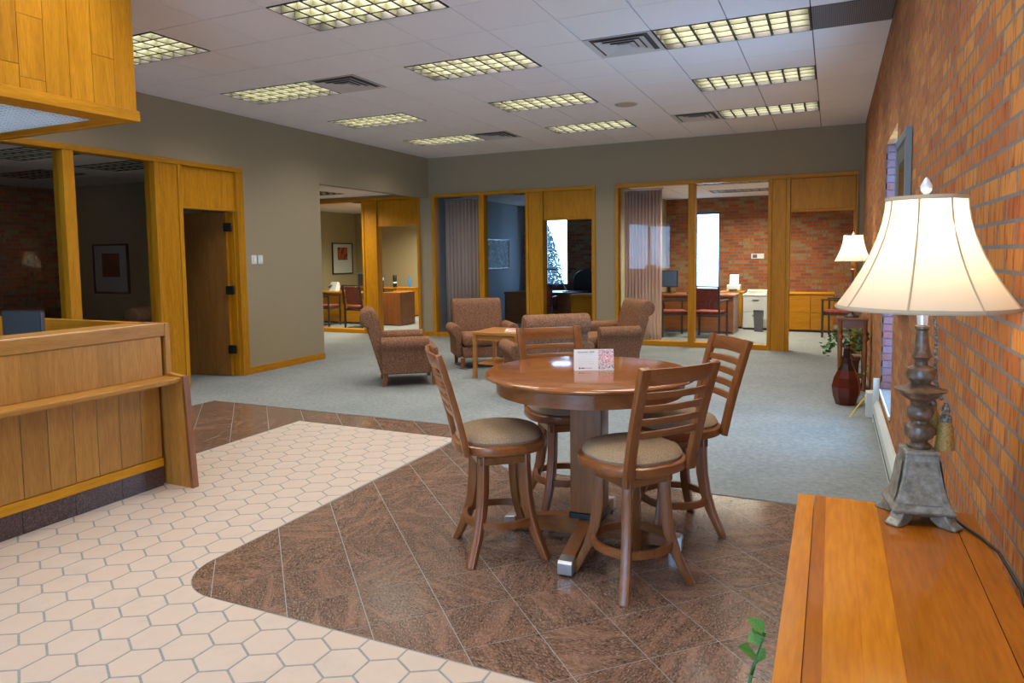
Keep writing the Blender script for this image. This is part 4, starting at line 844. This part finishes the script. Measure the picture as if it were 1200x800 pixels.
def desk(name, label, loc, rz, w, d, mat='oak_x', h=.74, top=None):
    t = thing(name, label, 'desk', loc, rz)
    B(-w/2,w/2,-d/2,d/2,h-.035,h).build('desktop', top or mat, t, bev=.005); B(-w/2+.02,w/2-.02,-d/2+.05,-d/2+.075,.05,h-.036).build('modesty_panel', mat, t)
    for s in (-1, 1): x0_, x1_ = sorted((s*(w/2-.015), s*(w/2-.04))); B(x0_,x1_,-d/2+.02,d/2-.02,0,h-.036).build('side_panel', mat, t)
    return t
def monitor(label, loc, rz, h=.33, w=.44):
    t = thing('computer_monitor', label, 'monitor', loc, rz); B(-w/2,w/2,-.02,.02,.12,.12+h).build('screen_housing', 'black_plastic', t, bev=.006); B(-w/2+.015,w/2-.015,.021,.024,.135,.105+h).build('screen', 'screen_blue', t); B(-.03,.03,-.045,-.021,.012,.24).build('stand', 'black_plastic', t); B(-.11,.11,-.10,.08,0,.012).build('foot', 'black_plastic', t); return t
def cabinet(name, label, loc, rz, w, d, h, rows, cols, mat='oak_x', fm='oak_x', hm='oak_y', pull=True):
    t = thing(name, label, 'cabinet', loc, rz); B(-w/2,w/2,-d/2+.02,d/2,.04,h-.025).build('body', mat, t); B(-w/2-.008,w/2+.008,-d/2-.004,d/2,h-.024,h).build('top', mat, t, bev=.003); B(-w/2+.01,w/2-.01,-d/2+.04,d/2-.01,0,.039).build('plinth', 'dark_wood', t)
    for i in range(rows):
        for j in range(cols):
            x0, x1 = -w/2+.006+j*(w-.006)/cols, -w/2+(j+1)*(w-.006)/cols; z0, z1 = .05+i*(h-.085)/rows, .05+(i+1)*(h-.085)/rows-.008
            dw = B(x0,x1-.004,-d/2,-d/2+.0185,z0,z1).build('drawer', fm, t)
            if pull: MB().box((x0+x1)/2-.06,(x0+x1)/2+.06,-d/2-.02,-d/2-.001,z1-.07,z1-.055).build('handle', hm, dw)
    return t
F_ = .004
# right office
desk('office_desk', 'oak office desk behind two red chairs in the right office', (-2.52,13.9,F_), 0, 1.75, .80, 'cherry_x')
guest_chair('dark framed red guest chair nearer the curtain in the right office', (-2.68,13.0,F_), R(-65), 'red guest chairs')
guest_chair('dark framed red guest chair with its back to the mullion in the right office', (-2.02,13.0,F_), R(-8), 'red guest chairs')
guest_chair('red guest chair beyond the doorway of the right office', (.14,13.75,F_), R(78), 'red guest chairs')
monitor('black monitor on the desk of the right office', (-2.98,14.0,.7445), R(160)); 
ph = thing('desk_telephone', 'dark desk telephone on the desk of the right office', 'telephone', (-2.46,13.75,.7445)); MB().prism([(-.1,0),(.1,0),(.1,.09),(-.1,.03)], -.09, .09, 'x').build('body', 'black_plastic', ph); MB().tube([(-.10,.07,.09),(-.05,.07,.115),(.05,.07,.115),(.10,.07,.09)], .02).build('handset', 'black_plastic', ph)
cabinet('drawer_cabinet', 'oak drawer cabinet under the white printer in the right office', (-1.86,14.9,F_), 0, .46, .55, .74, 3, 1)
pt_ = thing('label_printer', 'small white printer with a paper feeder on the oak drawers', 'printer', (-1.82,14.85,.745)); B(-.13,.13,-.12,.14,0,.14).build('body', 'white_plastic', pt_, bev=.025, seg=3, smooth=60); MB().prism([(-.02,.141),(.06,.141),(.10,.34),(.04,.34)], -.09, .09, 'x').build('paper_feeder', 'white_plastic', pt_, bev=.01); B(-.08,.08,-.16,-.121,.02,.05).build('output_tray', 'grey_plastic', pt_)
cabinet('file_cabinet', 'white metal file cabinet stacked with papers in the right office', (-1.36,14.75,F_), 0, .48, .60, .70, 2, 1, 'white_plastic', 'white_plastic', 'grey_plastic')
pp = thing('paper_stack', 'stack of white papers on the white file cabinet', 'papers', (-1.36,14.72,.7045)); 
for k in range(4): B(-.2+.01*k,.18+.015*k,-.2,.18,k*.02,k*.02+.018).build('sheaf', 'paper', pp, rot=(0,0,.05*k))
bn = thing('waste_bin', 'tall dark grey waste bin in front of the white file cabinet', 'bin', (-1.28,14.22,F_)); MB().rings([q(.07,0),q(.085,.40),q(.078,.40),q(.065,.02)]).build('body', 'grey_plastic', bn); MB().rings([q(.083,.392),q(.09,.396),q(.09,.406),q(.083,.406)]).build('rim', 'black_plastic', bn)
ts = thing('thermostat', 'white thermostat plate on the brick wall of the right office', 'thermostat', (-1.47,YB,1.45)); B(-.13,.13,-.02,-.001,-.055,.055).build('plate', 'white_plastic', ts); B(-.10,-.01,-.024,-.0205,-.035,.035).build('display', 'grey_plastic', ts)
cabinet('lateral_file', 'low oak lateral file cabinet against the brick wall past the doorway', (-.36,14.62,F_), 0, .80, .55, .74, 2, 2, 'oak_x', 'oak_x', 'oak_y', False)
# middle office
desk('office_desk', 'dark wood desk under the desk lamp in the middle office', (-5.65,14.1,F_), 0, 1.7, .75, 'cherry_x')
dl = thing('desk_lamp', 'metal swing-arm desk lamp in the middle office', 'lamp', (-5.15,14.0,.7445)); MB().lathe([(.09,0),(.09,.02),(.02,.03)], 16).build('base', 'metal', dl); MB().tube([(0,0,.03),(-.22,0,.48)], .012, 8).build('arm', 'metal', dl); MB().tube([(-.22,0,.48),(-.62,0,.49)], .022, 8).build('head', 'metal', dl)
monitor('dark monitor on the desk of the middle office', (-5.95,14.2,.7445), R(200), .26, .36)
ppp = thing('paper_stack', 'loose papers on the middle office table', 'papers', (-4.30,13.35,.7445)); 
for k in range(5): B(-.14,.14,-.1,.1,k*.006,k*.006+.005).build('sheet', 'paper', ppp, rot=(0,0,.5*k), loc=(.08*k-.15,.03*k,0))
desk('side_desk', 'oak framed side desk with papers in the middle office', (-4.30,13.35,F_), 0, .85, .60, 'oak_x', .74)
oc_ = thing('office_chair', 'black round-backed office chair before the middle office window', 'chair', (-5.05,14.75,F_), R(180))
MB().prism([(.27*math.cos(a)*1.05, .92+.27*math.sin(a)) for a in [R(12*i) for i in range(16)]]+[(-.27,.60),(.27,.60)], -.24, -.19, 'y').build('backrest', 'black_plastic', oc_, bev=.012); B(-.25,.25,-.22,.25,.44,.52).build('seat', 'black_plastic', oc_, bev=.02); MB().tube([(0,0,.08),(0,0,.44)], .03, 10).build('gas_lift', 'black_metal', oc_); B(-.03,.03,-.25,-.18,.46,.62).build('back_bracket', 'black_metal', oc_)
for k in range(5): a = k*2*PI/5; MB().tube([(0,0,.09),(.3*math.cos(a),.3*math.sin(a),.05)], .02, 6).build('base_arm', 'black_metal', oc_); MB().lathe([(.0,0),(.024,.01),(.024,.04),(0,.05)], 10, c=(.3*math.cos(a),.3*math.sin(a),0)).build('caster', 'black_plastic', oc_)
guest_chair('dark red guest chair behind the wide oak post of the middle office', (-5.42,13.3,F_), R(10), 'red guest chairs')
cabinet('credenza', 'dark wood credenza against the end wall of the middle office', (-4.5,15.55,F_), 0, 1.3, .55, .74, 2, 2, 'dark_wood', 'cherry_x', 'black_metal')
def wall_picture(label, loc, rz, w, h, artm, frame='black_plastic', mat='paper', inner=None):
    t = thing('framed_picture', label, 'picture', loc, rz); f = .03     # hangs facing -y
    MB().box(-w/2,-w/2+f,-.03,0,-h/2,h/2).box(w/2-f,w/2,-.03,0,-h/2,h/2).box(-w/2+f,w/2-f,-.03,0,-h/2,-h/2+f).box(-w/2+f,w/2-f,-.03,0,h/2-f,h/2).build('frame', frame, t); B(-w/2+f,w/2-f,-.016,-.004,-h/2+f,h/2-f).build('mat_board', mat, t)
    iw, ih, iz = inner or (w*.55, h*.55, 0); B(-iw/2,iw/2,-.019,-.0165,iz-ih/2,iz+ih/2).build('print', artm, t); 
    if artm != 'art_reflection': B(-w/2+f,w/2-f,-.026,-.0245,-h/2+f,h/2-f).build('glazing', 'glass', t)
    return t
wall_picture('picture with a blue grey reflection painted in, on the side wall of the middle office', (-6.979,14.43,1.57), R(90), 1.22, .68, 'art_reflection', 'dark_wood', 'art_reflection', (.9,.45,0))  # bluish tree reflection painted into print and mat, so no glazing
wall_picture('red abstract print in a black frame in the far left office', (-12.099,15.34,1.51), R(90), .86, .84, 'art_red', 'black_plastic', 'paper', (.42,.34,.13))
wall_picture('dim framed print on the end wall of the meeting room', (-10.55,LYW-.001,1.40), 0, .84, .80, 'art_dim', 'black_plastic', 'picture_mat', (.42,.38,.06))
# far left office
desk('office_desk', 'oak desk with a monitor in the far left office', (-10.2,13.35,F_), 0, 1.8, .75, 'oak_x')
guest_chair('red guest chair at the left edge of the far left office glass', (-10.42,12.55,F_), R(-80), 'red guest chairs'); guest_chair('red guest chair beside the thick oak post of the far left office', (-9.33,12.45,F_), R(-8), 'red guest chairs')
monitor('black monitor with a bluish screen in the far left office', (-9.95,13.45,.7445), R(35), .30, .34)
lt = thing('laptop', 'dark laptop open on the desk of the far left office', 'laptop', (-9.35,13.35,.7445), R(160)); B(-.17,.17,-.12,.12,0,.018).build('keyboard_base', 'black_plastic', lt); MB().prism([(.12,.018),(.13,.018),(.19,.23),(.18,.23)], -.17, .17, 'x').build('screen_lid', 'black_plastic', lt)
ph2 = thing('desk_telephone', 'white telephone on the desk of the far left office', 'telephone', (-10.75,13.3,.7445)); MB().prism([(-.09,0),(.09,0),(.09,.2),(.02,.22)], -.1, .1, 'x').build('body', 'white_plastic', ph2, bev=.01); MB().tube([(-.06,-.11,.10),(-.06,0,.14),(-.06,.10,.10)], .02).build('handset', 'black_plastic', ph2)
bo = thing('spray_bottle', 'small pale green bottle on the desk of the far left office', 'bottle', (-9.90,13.0,.7445)); MB().lathe([(.03,0),(.033,.08),(.012,.11),(.012,.13)], 12).build('body', 'housing_white', bo, smooth=True); MB().lathe([(.014,.13),(.014,.155),(.006,.16)], 10).build('cap', 'leaf_green', bo)
pk = thing('paper_stack', 'pink and white papers on the desk of the far left office', 'papers', (-10.3,13.2,.7445)); B(-.14,.1,-.1,.1,0,.02).build('sheaf', 'red_plastic', pk); B(-.02,.3,-.12,.08,.0205,.034).build('sheaf', 'paper', pk)
t = desk('return_desk', 'dark wood return desk side panel in the far left doorway', (-8.98,13.3,F_), R(0), .6, .62, 'cherry_x')
B(-.295,.295,-.318,-.311,.02,.735).build('face_panel', 'cherry_z', t)
cabinet('drawer_cabinet', 'oak drawer pedestal at the end wall of the far left office', (-9.93,15.3,F_), 0, .50, .55, .745, 3, 1)
B_ = desk('credenza_desk', 'long oak work counter along the end wall of the far left office', (-11.12,15.35,F_), 0, 1.82, .62, 'oak_x', .745); B_.location.z = F_
cr = [c for c in C.objects if c.name.startswith('drawer_cabinet')][-1]
pr2 = thing('desk_printer', 'grey and white printer on the counter of the far left office', 'printer', (-11.05,15.3,.75)); B(-.2,.2,-.18,.18,0,.16).build('body', 'grey_plastic', pr2, bev=.01); B(-.2,.2,-.18,.18,.162,.24).build('lid', 'white_plastic', pr2, bev=.01)
sp_ = thing('desk_speaker', 'black cylindrical speaker on the counter of the far left office', 'speaker', (-10.35,15.25,.75)); MB().lathe([(.05,0),(.05,.30),(.045,.31),(0,.31)], 16).build('body', 'black_plastic', sp_, smooth=35); MB().lathe([(.0505,.10),(.0505,.14)], 16, cap=False).build('label_band', 'paper', sp_)
wb = thing('water_bottle', 'clear blue water bottle on the counter of the far left office', 'bottle', (-9.90,15.25,.75)); MB().lathe([(.036,0),(.038,.17),(.014,.22),(.014,.24)], 14).build('body', 'blue_plastic', wb, smooth=35); MB().lathe([(.018,.24),(.018,.275)], 12).build('cap', 'blue_plastic', wb)
# meeting room chairs
for k, (x, y, a, lab) in enumerate(((-8.75,6.3,200,'shadowy armchair seen through the right pane of the meeting room'), (-10.5,5.9,160,'shadowy round-backed chair seen through the left pane of the meeting room'))):
    dup(ac, (x,y,.004), R(a-90), lab)
# tree outside the middle office window
tr_ = thing('evergreen_tree', 'bluish evergreen tree outside the middle office window', 'tree', (-8.85,21.5,-.3)); MB().tube([(0,0,0),(0,0,2.9)], [.10,.03], 8).build('trunk', 'bark', tr_); mb = MB(); rn = random.Random(11)
for k in range(6500):
    z = rn.uniform(.2,3.15); r_ = (.78*(1-(z/3.25)**2.2)+.08)*math.sqrt(rn.random()); a = rn.uniform(0,2*PI); s = rn.uniform(.04,.09); p = Vector((r_*math.cos(a), r_*math.sin(a), z))
    e1 = Vector((rn.gauss(0,1),rn.gauss(0,1),rn.gauss(0,1))).normalized()*s; e2 = e1.orthogonal().normalized()*s*.35; mb.add([p-e1, p+e2, p+e1, p-e2], [(0,1,2,3)])
o = mb.build('foliage', 'tree_leaf', tr_); o['kind'] = 'stuff'
tag(B(-40,40,16.3,70,-.45,-.30).build('ground', 'picture_mat'), 'pale ground outside the office windows', 'ground', kind='structure')
